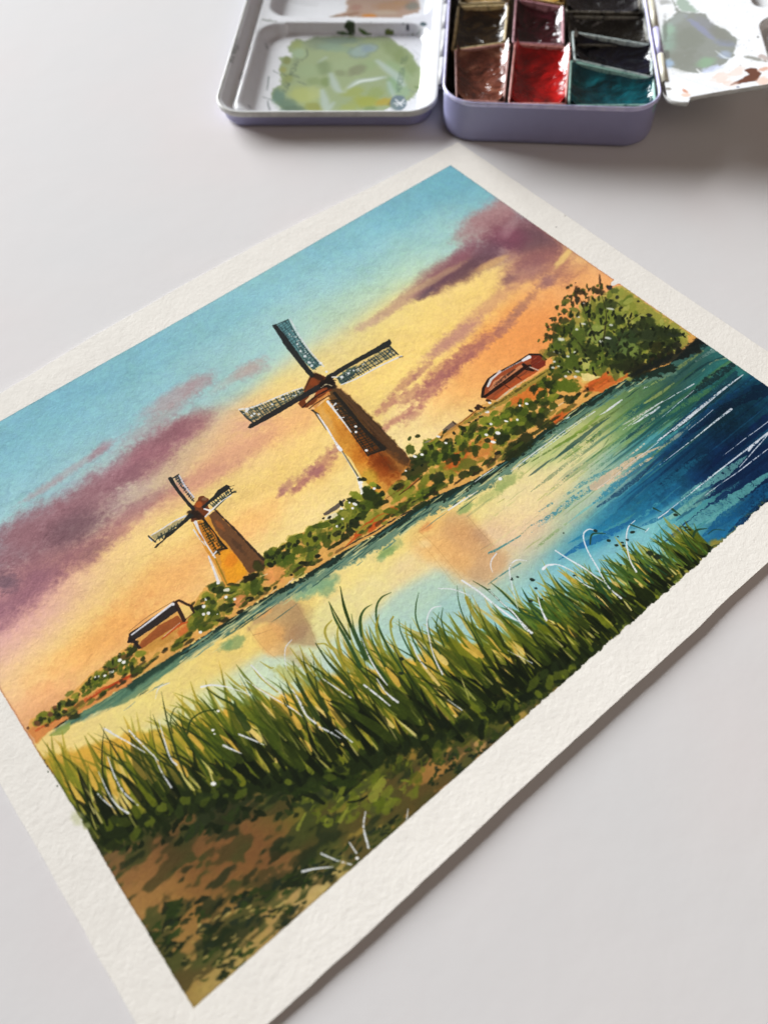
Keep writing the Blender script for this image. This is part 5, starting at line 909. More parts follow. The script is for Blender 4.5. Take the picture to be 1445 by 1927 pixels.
rl = on_paper([(85,1410),(200,1370),(330,1345),(450,1310),(560,1285),(640,1250),(720,1250),(800,1210),(850,1195),(950,1170),(1050,1130),(1120,1090),(1200,1050),(1260,1020),(1330,1010),(1352,1025)])
gl_ = on_paper([(170,1600),(260,1580),(330,1545),(430,1505),(600,1480),(740,1440),(860,1400),(950,1360),(1000,1330),(1100,1240),(1180,1180)])
def below(line, q, right=None):
    o = np.argsort(line[:, 0]); r = q[:, 1] < np.interp(q[:, 0], line[o, 0], line[o, 1])
    return r & (q[:, 0] < right) if right else r
lab[inpic] = 1
lab[inpic & below(wl, cx)] = 2
lab[inpic & below(rl, cx, 170)] = 4
lab[inpic & below(gl_, cx, 130)] = 5
R = lambda n, *a: np.put(lab, np.where(region(*a) & inpic & ((lab == 1) | (lab == 3) | (lab == 2)))[0], n)
R(3, [(52,1372),(75,1346),(130,1308),(172,1268),(245,1212),(384,1107),(490,1066),(548,1010),(640,950),(680,905),(765,862),(802,828),(869,792),(960,735),(1030,690),(1060,640),(1230,640),(1330,640),(1258,686),(1119,744),(945,869),(819,934),(645,1038),(489,1129),(320,1237),(200,1315),(70,1400)])
R(6, [(1030,680),(1025,634),(1040,605),(1075,548),(1130,525),(1168,537),(1230,575),(1300,620),(1310,640),(1215,692),(1160,714),(1090,704)])
R(7, [(600,770),(560,750),(485,720),(545,590),(590,500),(700,500),(780,540),(800,600),(960,740),(1140,930),(1345,1150),(1290,1240),(1200,1330),(1060,1380),(960,1270),(740,960)], 440, 580, 4.014)
for k, s in enumerate([[(300,125),(415,75),(480,200),(680,440),(600,510),(545,470),(400,270)], [(690,520),(930,360),(1175,235),(1190,290),(1280,365),(1000,470),(820,585),(760,560)],
                       [(35,765),(320,675),(520,595),(545,640),(400,730),(130,915),(95,900),(130,870)], [(715,690),(780,640),(980,900),(1145,1060),(1010,1125),(880,940)]]):
    R(70 + k, s, 440, 580, 4.014)
R(8, [(500,600),(470,520),(560,350),(640,380),(720,480),(900,670),(1145,930),(1140,1000),(1010,1060),(900,1130),(820,1190),(760,1120),(620,860)], 260, 860, 4.817)
for k, s in enumerate([[(270,190),(380,150),(515,365),(500,460),(440,430)], [(600,430),(740,290),(880,260),(890,325),(760,420),(620,545)], [(90,715),(430,525),(490,500),(480,540),(320,680),(150,825)], [(590,560),(640,600),(815,825),(700,900),(540,640)]]):
    R(80 + k, s, 260, 860, 4.817)
R(9, [(535,545),(545,470),(690,330),(920,195),(1050,235),(1050,290),(860,410),(650,580)], 780, 620, 4.25)
R(10, [(755,975),(770,910),(1035,725),(1120,740),(1150,800),(1050,880),(840,1015)], 0, 900, 3.141)
def piece(n, name, parent, label=None):
    return obj(name, quads(name, V, F[lab == n], UV), parent, m_paper, label)
# the sheet itself: painted-free border, cut edges and underside
sheet = piece(0, 'paper_sheet', painting)
rim = np.concatenate([np.arange(nx), np.arange(1, ny) * nx + nx - 1, (ny - 1) * nx + np.arange(nx - 2, -1, -1), np.arange(ny - 2, 0, -1) * nx])
m_edge, nt, b = mat('paper_cut_edge', lin('efebe2'), .8, .2)
ev = np.vstack([V[rim], V[rim] - np.array([0, 0, .34])]); n = len(rim)
ef = [(i, n + i, n + (i + 1) % n, (i + 1) % n) for i in range(n)]
obj('cut_edge', mesh('cut_edge', ev, ef), painting, m_edge, smooth_=False)
st = 8; ux = np.unique(np.r_[np.arange(0, nx, st), nx - 1]); uy = np.unique(np.r_[np.arange(0, ny, st), ny - 1])
uv_ = (V.reshape(ny, nx, 3)[uy][:, ux] - np.array([0, 0, .34])).reshape(-1, 3)
uf = [(j * len(ux) + i, (j + 1) * len(ux) + i, (j + 1) * len(ux) + i + 1, j * len(ux) + i + 1) for j in range(len(uy) - 1) for i in range(len(ux) - 1)]
obj('paper_underside', mesh('paper_underside', uv_, uf), painting, m_edge)
piece(1, 'painted_sky', painting); piece(2, 'painted_river', painting); piece(3, 'painted_riverbank', painting)
piece(4, 'painted_reeds', painting); piece(5, 'painted_ground', painting); piece(6, 'painted_tree', painting)
wm = piece(7, 'painted_windmill', painting, 'larger painted windmill, right of centre')
for k in range(4): piece(70 + k, 'painted_sail', wm)
wm = piece(8, 'painted_windmill', painting, 'smaller painted windmill, on the left')
for k in range(4): piece(80 + k, 'painted_sail', wm)
piece(9, 'painted_farmhouse', painting, 'painted brown farmhouse beside the tree'); piece(10, 'painted_farmhouse', painting, 'painted farmhouse with a dark roof on the left bank')

# ---------------------------------------------------------------- the tin
TIN = empty('palette_tin', (T_O[0] * S_MM, T_O[1] * S_MM, 0), math.atan2(T_X[1], T_X[0]), 'open lavender metal watercolor tin with paint smeared mixing lid and fold-out leaf', 'paint tin')
def rr(x0, x1, y0, y1, r, n=10):
    p = []
    for cx_, cy_, a0 in ((x1 - r, y0 + r, -90), (x1 - r, y1 - r, 0), (x0 + r, y1 - r, 90), (x0 + r, y0 + r, 180)):
        for k in range(n + 1):
            t = math.radians(a0 + 90 * k / n); p.append((cx_ + r * math.cos(t), cy_ + r * math.sin(t)))
    return np.array(p)
def loft(name, rings, parent, m, skew=(0, 0), cap0=False, cap1=False, label=None):
    """rings: list of (outline, z)"""
    v = []; f = []; n = len(rings[0][0])
    for p, z in rings:
        q = np.array(p, float); q[:, 1] = q[:, 1] + skew[0] * (q[:, 0] - skew[1]) * np.clip((60 - q[:, 1]) / 60, 0, 1)
        v += [(x, y, z) for x, y in q]
    for k in range(len(rings) - 1):
        f += [(k * n + i, k * n + (i + 1) % n, (k + 1) * n + (i + 1) % n, (k + 1) * n + i) for i in range(n)]
    if cap0: f.append(list(range(n))[::-1])
    if cap1: f.append([(len(rings) - 1) * n + i for i in range(n)])
    return obj(name, mesh(name, v, f), parent, m, label)
# enamel outside, worn a little
m_lav, nt, b = mat('lavender_enamel', lin('9796b8'), .36, .5)
n1 = noise(nt, 260, 5, .7); r = ramp(nt, n1.outputs[0], [(.0, lin('9a98c8')), (.5, lin('a9a6d6')), (.72, lin('adaadb')), (.78, lin('5c5a60'))]); 
n2 = noise(nt, 90, 2); mx = nt.nodes.new('ShaderNodeMath'); mx.operation = 'MULTIPLY'; nt.links.new(n1.outputs[0], mx.inputs[0]); nt.links.new(n2.outputs[0], mx.inputs[1])
r2 = ramp(nt, mx.outputs[0], [(.0, lin('9090b4')), (.40, lin('9796ba')), (.455, lin('9998bc')), (.47, lin('5a5860'))]); nt.links.new(r2.outputs[0], b.inputs['Base Color'])
bump(nt, b, [(n2.outputs[0], .05, .0004)])
m_rimlav, nt, b = mat('lavender_rim_enamel', lin('c6c3ea'), .3, .5)
n1 = noise(nt, 300, 4); r = ramp(nt, n1.outputs[0], [(.3, lin('b8b5de')), (.55, lin('cfccf0')), (.70, lin('d8d6ee')), (.74, lin('6c6458'))]); nt.links.new(r.outputs[0], b.inputs['Base Color'])
m_rim, nt, b = mat('white_rim_enamel', lin('dddcd6'), .3, .5)
n1 = noise(nt, 240, 4); r = ramp(nt, n1.outputs[0], [(.3, lin('b9b9b5')), (.6, lin('cbcbc7')), (.70, lin('c4c4c0')), (.75, lin('706e66'))]); nt.links.new(r.outputs[0], b.inputs['Base Color'])
m_inner, nt, b = mat('grimy_tin_inside', lin('6a6c68'), .4, .5)
n1 = noise(nt, 160, 5, .6); r = ramp(nt, n1.outputs[0], [(.3, lin('2c2e2c')), (.5, lin('5a5c58')), (.7, lin('8c8c88'))]); nt.links.new(r.outputs[0], b.inputs['Base Color'])
# body of the tin
sk = (-.030, 30)
bx = lambda i: rr(-11.3 + i, 69.8 - i, -1.2 + i, 119 - i, 13.0 - i)
body = loft('tin_body', [(bx(4.0), 0.1), (bx(1.8), .35), (bx(.9), 1.2), (bx(.55), 2.6), (bx(.45), 14.9), (bx(.3), 15.3)], TIN, m_lav, sk, cap0=True)
loft('tin_rim', [(bx(.3), 15.3), (bx(0), 15.8), (bx(0), 16.6), (bx(.25), 16.95), (bx(.6), 17.0), (bx(.9), 16.8), (bx(1.0), 15.9)], body, m_rimlav, sk)
loft('tin_inside', [(bx(1.0), 15.9), (bx(1.2), 3.0), (bx(2.5), 1.6)], body, m_inner, sk, cap1=True)
# lid: shell, rolled rim and pressed mixing plate
skl = (.034, -56)
lx = lambda i: rr(-100.9 + i, -13.4 - i, 6.6 + i, 119 - i, 12.0 - i)
lid = loft('tin_lid', [(lx(4.6), .1), (lx(3.0), .5), (lx(2.2), 1.4), (lx(1.7), 5.7), (lx(1.6), 5.95)], TIN, m_lav, skl, cap0=True)
loft('lid_rim', [(lx(1.6), 5.95), (lx(.2), 5.8), (lx(0), 6.0), (lx(0), 7.65), (lx(.12), 7.92), (lx(.4), 8.0), (lx(1.0), 7.75)], lid, m_rim, skl)
LIDC = Canvas(-102, 5, 92, 116, 8.0, on_tin(1.6), 'e9ebee', seed=3)
def paint_lid(C):
    B, P, S = C.blob, C.poly, C.stroke
    r = np.random.default_rng(4)
    C.rgb *= (1 + .01 * C.nc + .008 * C.nm)[..., None]
    C.crop(620, 0, 6.02)       # sienna puddle in the far well
    P([(215,-200),(190,20),(210,60),(180,120),(0,180),(30,200),(200,170),(300,195),(470,210),(560,190),(700,210),(810,212),(830,170),(1000,130),(1030,90),(1000,-20),(980,-200)], 'cfac8c', .9, soft=1.5, rough=3)
    B(300,70,60,40,0,'b08878',.7,soft=.8); B(250,150,120,16,10,'a87c60',.6,soft=.7); B(450,170,80,26,0,'f0a050',.9,soft=.8); B(930,60,80,50,0,'7c8078',.8,soft=.8); B(700,60,160,60,0,'c89868',.5,soft=.9,n=.5); B(620,130,140,26,0,'e0cfae',.6,soft=.8)
    B(820,20,90,30,0,'d4a878',.6,soft=.8)
    C.crop(480, 0, 3.8)
    S([(505,130),(560,110),(640,108),(700,95)], [10,14,10,6], 'a08466', .85, dry=.1)
    for q in [[(230,0),(320,25),(440,40)],[(280,5),(380,20),(450,30)],[(330,5),(430,12),(455,15)]]: S(q, 2.5, '9a9c9a', .6)
    C.crop(620, 40, 6.02)      # green puddle of the near well (both halves)
    # left half is measured in its own crop
    C.crop(480, 60, 9.03)
    P([(700,110),(760,100),(850,140),(950,110),(1000,70),(1445,60),(2000,70),(2160,60),(2300,90),(2430,210),(2560,260),(2640,330),(2700,420),(2730,520),(2800,600),(2830,720),(2800,800),(2860,900),(2790,940),(2760,1010),(2700,1120),(2560,1180),(2440,1200),(2300,1280),(2160,1340),(1900,1350),(1600,1340),(1200,1350),(700,1345),(500,1290),(380,1200),(300,1110),(290,1000),(330,920),(430,880),(440,800),(420,700),(410,580),(440,500),(420,420),(520,400),(620,410),(640,350),(560,300),(540,240),(620,190)], 'bccb92', .97, soft=1.2, rough=2.5)
    for b in [(1200,180,330,110,0,'a3b190',.8),(1500,130,300,60,0,'93a894',.7),(1800,300,190,110,10,'93a7a6',.85),(1950,260,120,70,10,'8b9ea8',.7),(1350,250,260,70,-8,'a9c4a4',.6),(2350,300,200,110,-30,'a8b87c',.8),(2500,420,150,120,0,'a2b274',.75),(2650,600,110,130,0,'a2b476',.7),(2400,650,240,110,-35,'b2cc92',.7),
              (700,200,90,70,0,'c0cc80',.8),(740,350,110,80,0,'c2d8a8',.9),(540,470,60,60,0,'a2a866',.85),(480,620,60,50,0,'c0c070',.8),(560,780,90,80,30,'aab46c',.7),(1170,600,140,110,0,'9eb07c',.85),(1200,830,90,80,0,'9cb070',.8),(1000,820,120,70,0,'a8ba7c',.7),(900,650,200,120,0,'bccf98',.7),
              (800,1050,230,140,-20,'d2da86',.95),(1000,1020,110,120,-10,'d6de90',.8),(400,1080,110,130,0,'8aa88e',.9),(560,1220,190,110,-20,'86a082',.9),(650,1290,200,60,-5,'7e9476',.8),(1000,1270,160,80,-15,'b4b864',.85),(1500,560,240,100,10,'c0d09a',.7),(1900,560,220,90,20,'b8cc92',.8),(1720,640,170,80,20,'a4a880',.8),(1450,680,90,60,0,'a0a87c',.6),
              (1650,1000,200,90,10,'bec870',.8),(1900,1180,260,100,0,'c2c85c',.85),(2050,1020,140,80,0,'b4c474',.7),(2200,1180,160,60,10,'d6c25c',.95),(2330,1210,70,40,10,'a48c40',.8),(2350,900,110,170,0,'a9cc98',.85),(2500,1000,130,120,0,'b8d6a8',.7),(1950,1300,120,40,0,'98b070',.7),(1600,1270,160,50,0,'c2cc70',.7)]:
        B(b[0], b[1], b[2], b[3], b[4], b[5], b[6], soft=.9, n=.3)
    # window reflections on the wet puddle, painted in as pale streaks
    for q, w in [([(1290,700),(1340,850),(1420,980),(1520,1000)],[60,110,90,40]),([(1560,950),(1750,830),(1950,800),(2200,760)],[50,90,80,50]),([(2080,480),(2250,620),(2420,760),(2520,900)],[60,110,120,60]),([(1140,980),(1180,1130),(1220,1280),(1330,1190)],[60,110,130,40]),([(2270,850),(2320,1000),(2380,1130)],[40,60,40]),([(1200,420),(1080,500)],[30,10])]:
        S(q, w, 'e2f0e6', .6, soft=7)
    S([(1600,930),(1800,830),(2000,800),(2150,770)], [20,50,50,20], 'f0f8f4', .6, soft=4)
    # stray paint outside the puddle
    B(2860,560,34,30,30,'8c9458',.9,soft=.6); S([(2720,930),(2830,960),(2890,960)], [30,50,44], '94ac6c', .95)
    C.crop(690, 70, 11.115)
    for x, y in [(1040,150),(1180,320),(1050,440),(1200,770),(1060,1110),(970,1140),(880,1290),(1240,600),(1210,1160),(900,1100),(1200,10),(800,140)]: B(x, y, 26, 12, 20, '9aa0a0', .5, soft=.8, n=.6)
    S([(940,230),(1050,310),(1160,440)], [5,7,4], '7c8484', .6); S([(880,270),(1000,310)], [4,4], '8c9494', .4); S([(1280,270),(1290,370)], [26,30], '70787c', .6, dry=.4); S([(1200,740),(1180,800)], [20,20], '5c6458', .6, dry=.3)
    gp = smooth(.03, .12, C.rgb[..., 1:2] - C.rgb[..., 2:3]); C.rgb *= 1 - gp * np.array([.16, .15, .10], np.float32)
    # pencilled handwriting and the printed words
    C.crop(480, 60, 9.03)
    INK = '5f6e68'
    for q in [[(690,430),(740,450),(800,470)],[(650,480),(700,470),(740,500),(680,510),(720,530)],[(640,520),(690,540),(730,550)],[(620,560),(700,560),(670,590),(610,600)],[(610,620),(660,600),(700,620),(650,660),(600,640)],[(600,660),(640,690),(740,740)],[(590,700),(680,740),(760,760)],[(720,820),(800,850),(870,885)],
              [(560,700),(600,690),(620,710),(580,720)],[(520,830),(560,860),(580,900)],[(540,880),(590,850),(570,900),(530,900)],[(500,930),(540,910),(560,950),(520,960)],[(470,960),(520,990),(540,1000)],[(310,630),(350,665),(400,685)],[(240,740),(225,850),(205,960)],[(130,1075),(200,1100),(300,1140)],[(220,1140),(225,1230),(250,1290)],[(870,270),(890,380),(800,460)],[(440,680),(500,710),(540,740)],[(480,860),(520,900)]]:
        S(q, [9,10,8], '4c5a56', .8)
    C.crop(690, 70, 11.115)
    def glyph(x, y, sx, sy, strokes):
        # letters stand on their side: they read upward along the edge of the well
        for q in strokes: S([(x + sy * v, y - sx * u) for u, v in q], 11, '4c6258', .8, n=1)
    G = {'H': [[(0, 1), (0, 0)], [(1, 1), (1, 0)], [(0, .5), (1, .5)]], 'E': [[(1, 0), (0, 0), (0, 1), (1, 1)], [(0, .5), (.8, .5)]], 'R': [[(0, 1), (0, 0), (1, 0), (1, .5), (0, .5)], [(.4, .5), (1, 1)]], 'C': [[(1, 0), (0, 0), (0, 1), (1, 1)]],
         'S': [[(1, 0), (0, 0), (0, .5), (1, .5), (1, 1), (0, 1)]], 'A': [[(0, 1), (.5, 0), (1, 1)], [(.2, .6), (.8, .6)]], 'T': [[(0, 0), (1, 0)], [(.5, 0), (.5, 1)]], 'L': [[(0, 0), (0, 1), (1, 1)]], ' ': []}
    y = 1135
    for i, ch in enumerate('HERCESSA TEL'):
        x = 615 + i * 12
        glyph(x, y, 46, 95, G[ch]); y -= 66
    # round printed badge
    B(660,1370,172,165,0,'74868e',.97,soft=.06,n=.03,fine=.02); B(560,1430,80,90,0,'8a9a90',.5,soft=.8); B(680,1250,110,40,0,'76868e',.4,soft=.9)
    for q in [[(600,1300),(690,1380),(740,1440)],[(780,1300),(700,1380),(690,1400)],[(570,1380),(680,1378),(800,1376)],[(620,1430),(640,1410),(660,1420)]]: S(q, 22, 'f6f8f8', .98, n=1)
    # the wall under the bridge between the wells is splashed
    W = C.fmap
    def wall_map(p):
        q = on_tin(3.2)(p); yy = np.atleast_2d(p)[:, 1]
        return np.stack([q[:, 0], 76.5 - (yy - 44) / 20 * 2.7], 1)
    C.fmap = wall_map; C.crop(620, 0, 6.02)
    for q, w, c in [([(230,255),(240,300),(225,340)],[110,120,20],'35452f'),([(180,300),(230,290)],[30,60],'35452f'),([(80,350),(160,370),(260,385)],[20,50,30],'44603c'),([(330,320),(400,360),(460,375)],[12,40,24],'4a6a30'),([(640,355),(710,352)],[44,44],'5a6c30'),([(885,300),(890,305)],[44,40],'4c5058'),([(830,270),(850,275)],[16,12],'6c7078'),([(1060,290),(1070,310)],[90,80],'46585c'),([(940,372),(945,374)],[22,18],'5c6a50'),([(475,258),(480,262)],[16,10],'606068')]: S(q, w, c, .9, rough=.3)
    for x in range(0, 1000, 60): B(x + r.uniform(0, 40), 390, 30, 12, 0, '8a9a94', .5, soft=.9)
    C.crop(400, 0, 6.02)
    S([(600,180),(640,210),(700,240),(745,240)], [30,40,26,22], '80857c', .85, rough=.3); S([(680,150),(700,190)], [14,12], '90948c', .6); S([(740,235),(745,240)], [26,20], '50503c', .8)
    C.fmap = on_tin(5.5)
    S([(300,480),(260,600),(220,760)], [10,30,26], '5a5e5c', .7, dry=.5, rough=.4); S([(290,540),(280,600)], [30,30], '6a6e70', .5, dry=.4)
    C.fmap = W
    C.crop(420, 40, 6.02)
    for q, w in [([(235,610),(205,710)],[12,14]),([(510,610),(505,700),(495,760)],[10,14,12]),([(505,900),(530,980)],[14,22]),([(300,960),(320,975)],[26,14]),([(490,270),(500,310)],[24,18])]: S(q, w, '90959a', .6, dry=.3)
    C.rgb *= (1 + .012 * C.nf)[..., None]
paint_lid(LIDC)
im_lid = image_of(LIDC, 'lid_paint')
m_plate, nt, b = mat('mixing_plate_enamel', (.8, .8, .8), .16, .5, coat=.4)
tex = nt.nodes.new('ShaderNodeTexImage'); tex.image = im_lid; tex.extension = 'EXTEND'; nt.links.new(tex.outputs[0], b.inputs['Base Color'])
n1 = noise(nt, 55, 2); bump(nt, b, [(n1.outputs[0], .25, .0012)])
def sdrr(x, y, x0, x1, y0, y1, r):
    qx = np.abs(x - (x0 + x1) / 2) - (x1 - x0) / 2 + r; qy = np.abs(y - (y0 + y1) / 2) - (y1 - y0) / 2 + r
    return np.hypot(np.maximum(qx, 0), np.maximum(qy, 0)) + np.minimum(np.maximum(qx, qy), 0) - r
def heightgrid(name, x0, x1, y0, y1, step, hf, parent, m, C, skew=(0, 0), keep=None, label=None, xf=None):
    xs = np.arange(x0, x1 + 1e-6, step); ys = np.arange(y0, y1 + 1e-6, step)
    X, Y = np.meshgrid(xs, ys); Z = hf(X, Y)
    U = np.stack([(X - C.x0) * C.res / C.W, (Y - C.y0) * C.res / C.H], -1).reshape(-1, 2)
    Y2 = Y + skew[0] * (X - skew[1]) * np.clip((60 - Y) / 60, 0, 1)
    P = np.stack([X, Y2, Z], -1).reshape(-1, 3)
    n = len(xs); a = np.arange(len(ys) - 1)[:, None] * n + np.arange(n - 1)[None, :]
    Fq = np.stack([a, a + 1, a + n + 1, a + n], -1).reshape(-1, 4)
    if keep is not None: 
        c = P[Fq].mean(1); Fq = Fq[keep(c[:, 0], c[:, 1])]
    return obj(name, quads(name, P, Fq, U), parent, m, label)
def plate_h(x, y):
    shell = sdrr(x, y, -99.8, -14.5, 7.7, 117.9, 10.9)
    h = np.full(x.shape, 5.0)
    for bx_ in ((-93.5, -18.2, 10.4, 76.6), (-91.5, -18.8, 80.6, 114)):
        d = sdrr(x, y, bx_[0], bx_[1], bx_[2], bx_[3], 10.0)
        tl = np.where(x < bx_[0] + 20, 6.2, 3.4); tl = np.where((y > bx_[3] - 5) & (x > bx_[0] + 12), 2.6, tl)
        h = h - 3.8 * smooth(0, 1, np.clip(-d / tl, 0, 1)) 
    gro = smooth(0, 1, np.clip(1 - np.abs(shell + 4.6) / 1.5, 0, 1)) * (x < -60) * 1.1
    wall = smooth(-3.4, -.3, shell)
    return np.where(shell > -6, np.maximum(h - gro, 0) * (1 - wall) + 7.6 * wall, h)
heightgrid('mixing_plate', -100.2, -14.1, 7.3, 117.9, .5, plate_h, lid, m_plate, LIDC, skl, keep=lambda x, y: sdrr(x, y - .034 * (x + 56) * np.clip((60 - y) / 60, 0, 1), -99.9, -14.4, 7.6, 118, 11) < .15)

# fold-out leaf on the right
FLC = Canvas(68, -4, 52, 124, 8.0, on_flap, 'eceef0', seed=9)
def paint_leaf(C):
    B, P, S = C.blob, C.poly, C.stroke; r = np.random.default_rng(8)
    C.rgb *= (1 + .012 * C.nc + .012 * C.nm)[..., None]
    C.crop(1180, 0, 5.453)
    P([(440,-40),(520,90),(560,120),(700,130),(790,140),(850,220),(940,280),(1040,320),(1090,370),(1135,400),(1110,450),(1080,580),(1000,650),(860,720),(740,745),(580,735),(500,700),(400,690),(380,600),(370,420),(370,260),(440,190),(500,130)], '8d918a', .95, soft=1.2, rough=2.5)
    P([(540,-60),(600,0),(720,120),(700,132),(560,120),(490,40)], '9fb0a2', .9, soft=2, rough=3)
    for b in [(430,380,80,160,0,'94ac9e',.8),(420,300,60,60,0,'9cb6a2',.7),(620,400,160,120,0,'868a80',.7),(800,260,140,60,-40,'8f9098',.6),(760,300,190,30,-38,'9296ae',.8),(1000,440,110,36,-10,'8d93a8',.7),(950,350,120,60,-30,'878880',.7),(800,640,100,50,10,'8fae90',.8),(1000,560,70,40,0,'a8b4cc',.7),(560,600,160,110,0,'85887e',.6),(430,650,50,40,0,'a4bcd8',.8),(860,710,110,30,15,'ccd4ee',.8),(500,200,120,40,30,'a2aaa8',.5)]:
        B(b[0], b[1], b[2], b[3], b[4], b[5], b[6], soft=.9, n=.35)
    S([(900,520),(1000,590),(1080,600)], [4,16,6], 'e4ecee', .7); S([(710,710),(760,760),(800,800)], [10,14,4], 'f0f2f2', .9)
    P([(1200,715),(1270,695),(1310,700),(1370,750),(1330,830),(1280,835),(1180,850),(1040,885),(1100,840),(1180,800),(1250,760)], '6a4234', .96, soft=1, rough=1.5)
    for b in [(960,800,90,60,10,'e8c4b0',.45),(1120,740,90,40,30,'eccdbc',.5),(1400,710,60,20,10,'d8a48c',.8),(1400,830,80,40,0,'ecc0a8',.6),(1060,860,90,26,0,'edd2c4',.5),(590,935,30,14,-40,'d08868',.8),(600,975,50,20,0,'eab89c',.6),(1300,600,110,16,-12,'8c8c84',.8),(1400,590,60,30,-20,'9a7c70',.5),(1340,380,12,8,0,'504c48',.9),(1130,890,18,9,0,'70748c',.8),(1080,960,10,8,0,'605c5c',.8)]:
        B(b[0], b[1], b[2], b[3], b[4], b[5], b[6], soft=.7, n=.4)
    for k in range(60): 
        x, y = r.uniform(400, 1400), r.uniform(-40, 980); B(x, y, r.uniform(6, 16), r.uniform(2, 5), r.uniform(-60, 60), 'a4a6a8', r.uniform(.25, .6), soft=.6, n=.5)
    for k in range(14): S([(450 + 40 * k, 720 + 12 * k), (500 + 40 * k, 780 + 14 * k), (560 + 40 * k, 800 + 12 * k)], [3, 5, 2], 'c8ccd4', .5)
    B(385,300,26,120,0,'70706c',.5,soft=.8,n=.5); B(380,20,60,30,0,'8c8c88',.6,soft=.8); B(400,560,30,40,0,'5c5c58',.6,soft=.8); B(420,910,30,14,0,'6a6458',.7,soft=.7)
    C.rgb *= (1 + .015 * C.nf)[..., None]
paint_leaf(FLC)
im_leaf = image_of(FLC, 'leaf_paint')
m_leaf, nt, b = mat('leaf_enamel', (.8, .8, .8), .22, .5, coat=.3)
tex = nt.nodes.new('ShaderNodeTexImage'); tex.image = im_leaf; tex.extension = 'EXTEND'; nt.links.new(tex.outputs[0], b.inputs['Base Color'])
n1 = noise(nt, 55, 2); bump(nt, b, [(n1.outputs[0], .2, .0012)])
leafout = on_flap([(1244,164),(1247,174),(1253,182),(1264,189),(1280,192),(1295,192),(1298,183),(1370,170),(1445,158)])
print('leaf', leafout.round(1).tolist())
yf = lambda x: np.interp(x, leafout[:, 0], leafout[:, 1])
def leaf_h(x, y):
    z = FLAP_H + (x - FLAP_X) * FLAP_S
    for bx_ in ((106.5, 150, 50, 112), (106.5, 150, 8, 43.5)):
        d = sdrr(x, y, *bx_, 6); z = z - 3.2 * smooth(0, 1, np.clip(-d / 2.0, 0, 1))
    return z
XE = 117
LF = leafout.copy()
def leafkeep(x, y):
    poly = np.vstack([[72.6, 117], LF[:1] * [1, 1], LF[1:], [[XE, LF[-1, 1] + .8], [XE, 117]]])
    return inside(poly, np.stack([x, y], 1))
leaf = heightgrid('folding_leaf', 71.2, XE, -2, 117, .4, leaf_h, TIN, m_leaf, FLC, keep=leafkeep)
# its turned-down edge
pe = np.vstack([LF, [[XE, LF[-1, 1] + .8]]]); pe2 = curve(pe, 4)
zt = FLAP_H + (pe2[:, 0] - FLAP_X) * FLAP_S
v = [(x, y, z + .06) for (x, y), z in zip(pe2, zt)] + [(x, y - .25, z - .15) for (x, y), z in zip(pe2, zt)] + [(x, y - .1, z - 1.5) for (x, y), z in zip(pe2, zt)] + [(x, y + .6, z - 1.5) for (x, y), z in zip(pe2, zt)]
n = len(pe2); f = [(k * n + i, (k + 1) * n + i, (k + 1) * n + i + 1, k * n + i + 1) for k in range(3) for i in range(n - 1)]
obj('leaf_edge', mesh('leaf_edge', v, f), leaf, m_rim)
v = [(72.6, 8, 16.0), (XE, LF[-1, 1] + 1, 16.0 + (XE - 72.6) * .23 - 2.6), (XE, 117, 16.0 + (XE - 72.6) * .23 - 2.6), (72.6, 117, 16.0)]
obj('leaf_underside', mesh('leaf_underside', v, [(0, 3, 2, 1)]), leaf, m_rim, smooth_=False)

# hinges: rolled knuckles on both long sides
m_knuckle, nt, b = mat('cream_hinge_enamel', lin('d9d4c2'), .35, .5)
n1 = noise(nt, 200, 4); r = ramp(nt, n1.outputs[0], [(.3, lin('b8b29c')), (.55, lin('dedac8')), (.7, lin('e6e2d4'))]); nt.links.new(r.outputs[0], b.inputs['Base Color'])
m_knlav = m_rimlav
def knuckle(x, z, y0, y1, r_, m, name='hinge_knuckle'):
    n = 14; v = []; f = []
    st_ = [(y0, r_ * .75), (y0, r_), (y1, r_), (y1, r_ * .75)]
    for y, q in st_:
        v += [(x + q * math.cos(2 * math.pi * i / n), y, z + q * math.sin(2 * math.pi * i / n)) for i in range(n)]
    for k in range(3): f += [(k * n + i, k * n + (i + 1) % n, (k + 1) * n + (i + 1) % n, (k + 1) * n + i) for i in range(n)]
    v += [(x + .6 * r_ * math.cos(2 * math.pi * i / n), y0 + 1.6, z + .6 * r_ * math.sin(2 * math.pi * i / n)) for i in range(n)]
    f += [(i, 4 * n + i, 4 * n + (i + 1) % n, (i + 1) % n) for i in range(n)]
    f.append([4 * n + i for i in range(n)])
    return obj(name, mesh(name, v, f), TIN, m)
for y0, y1, m_ in ((15.0, 33.0, m_knuckle), (33.6, 51.5, m_rimlav), (52.2, 73.0, m_knuckle), (73.6, 92.0, m_rimlav), (92.6, 108, m_knuckle)):
    knuckle(71.6, 16.4, y0, y1, 1.35, m_)
for y0, y1 in ((26, 45), (45.8, 66), (66.8, 86), (86.8, 105)):
    knuckle(-12.5, 7.3, y0, y1, 1.15, m_rim)
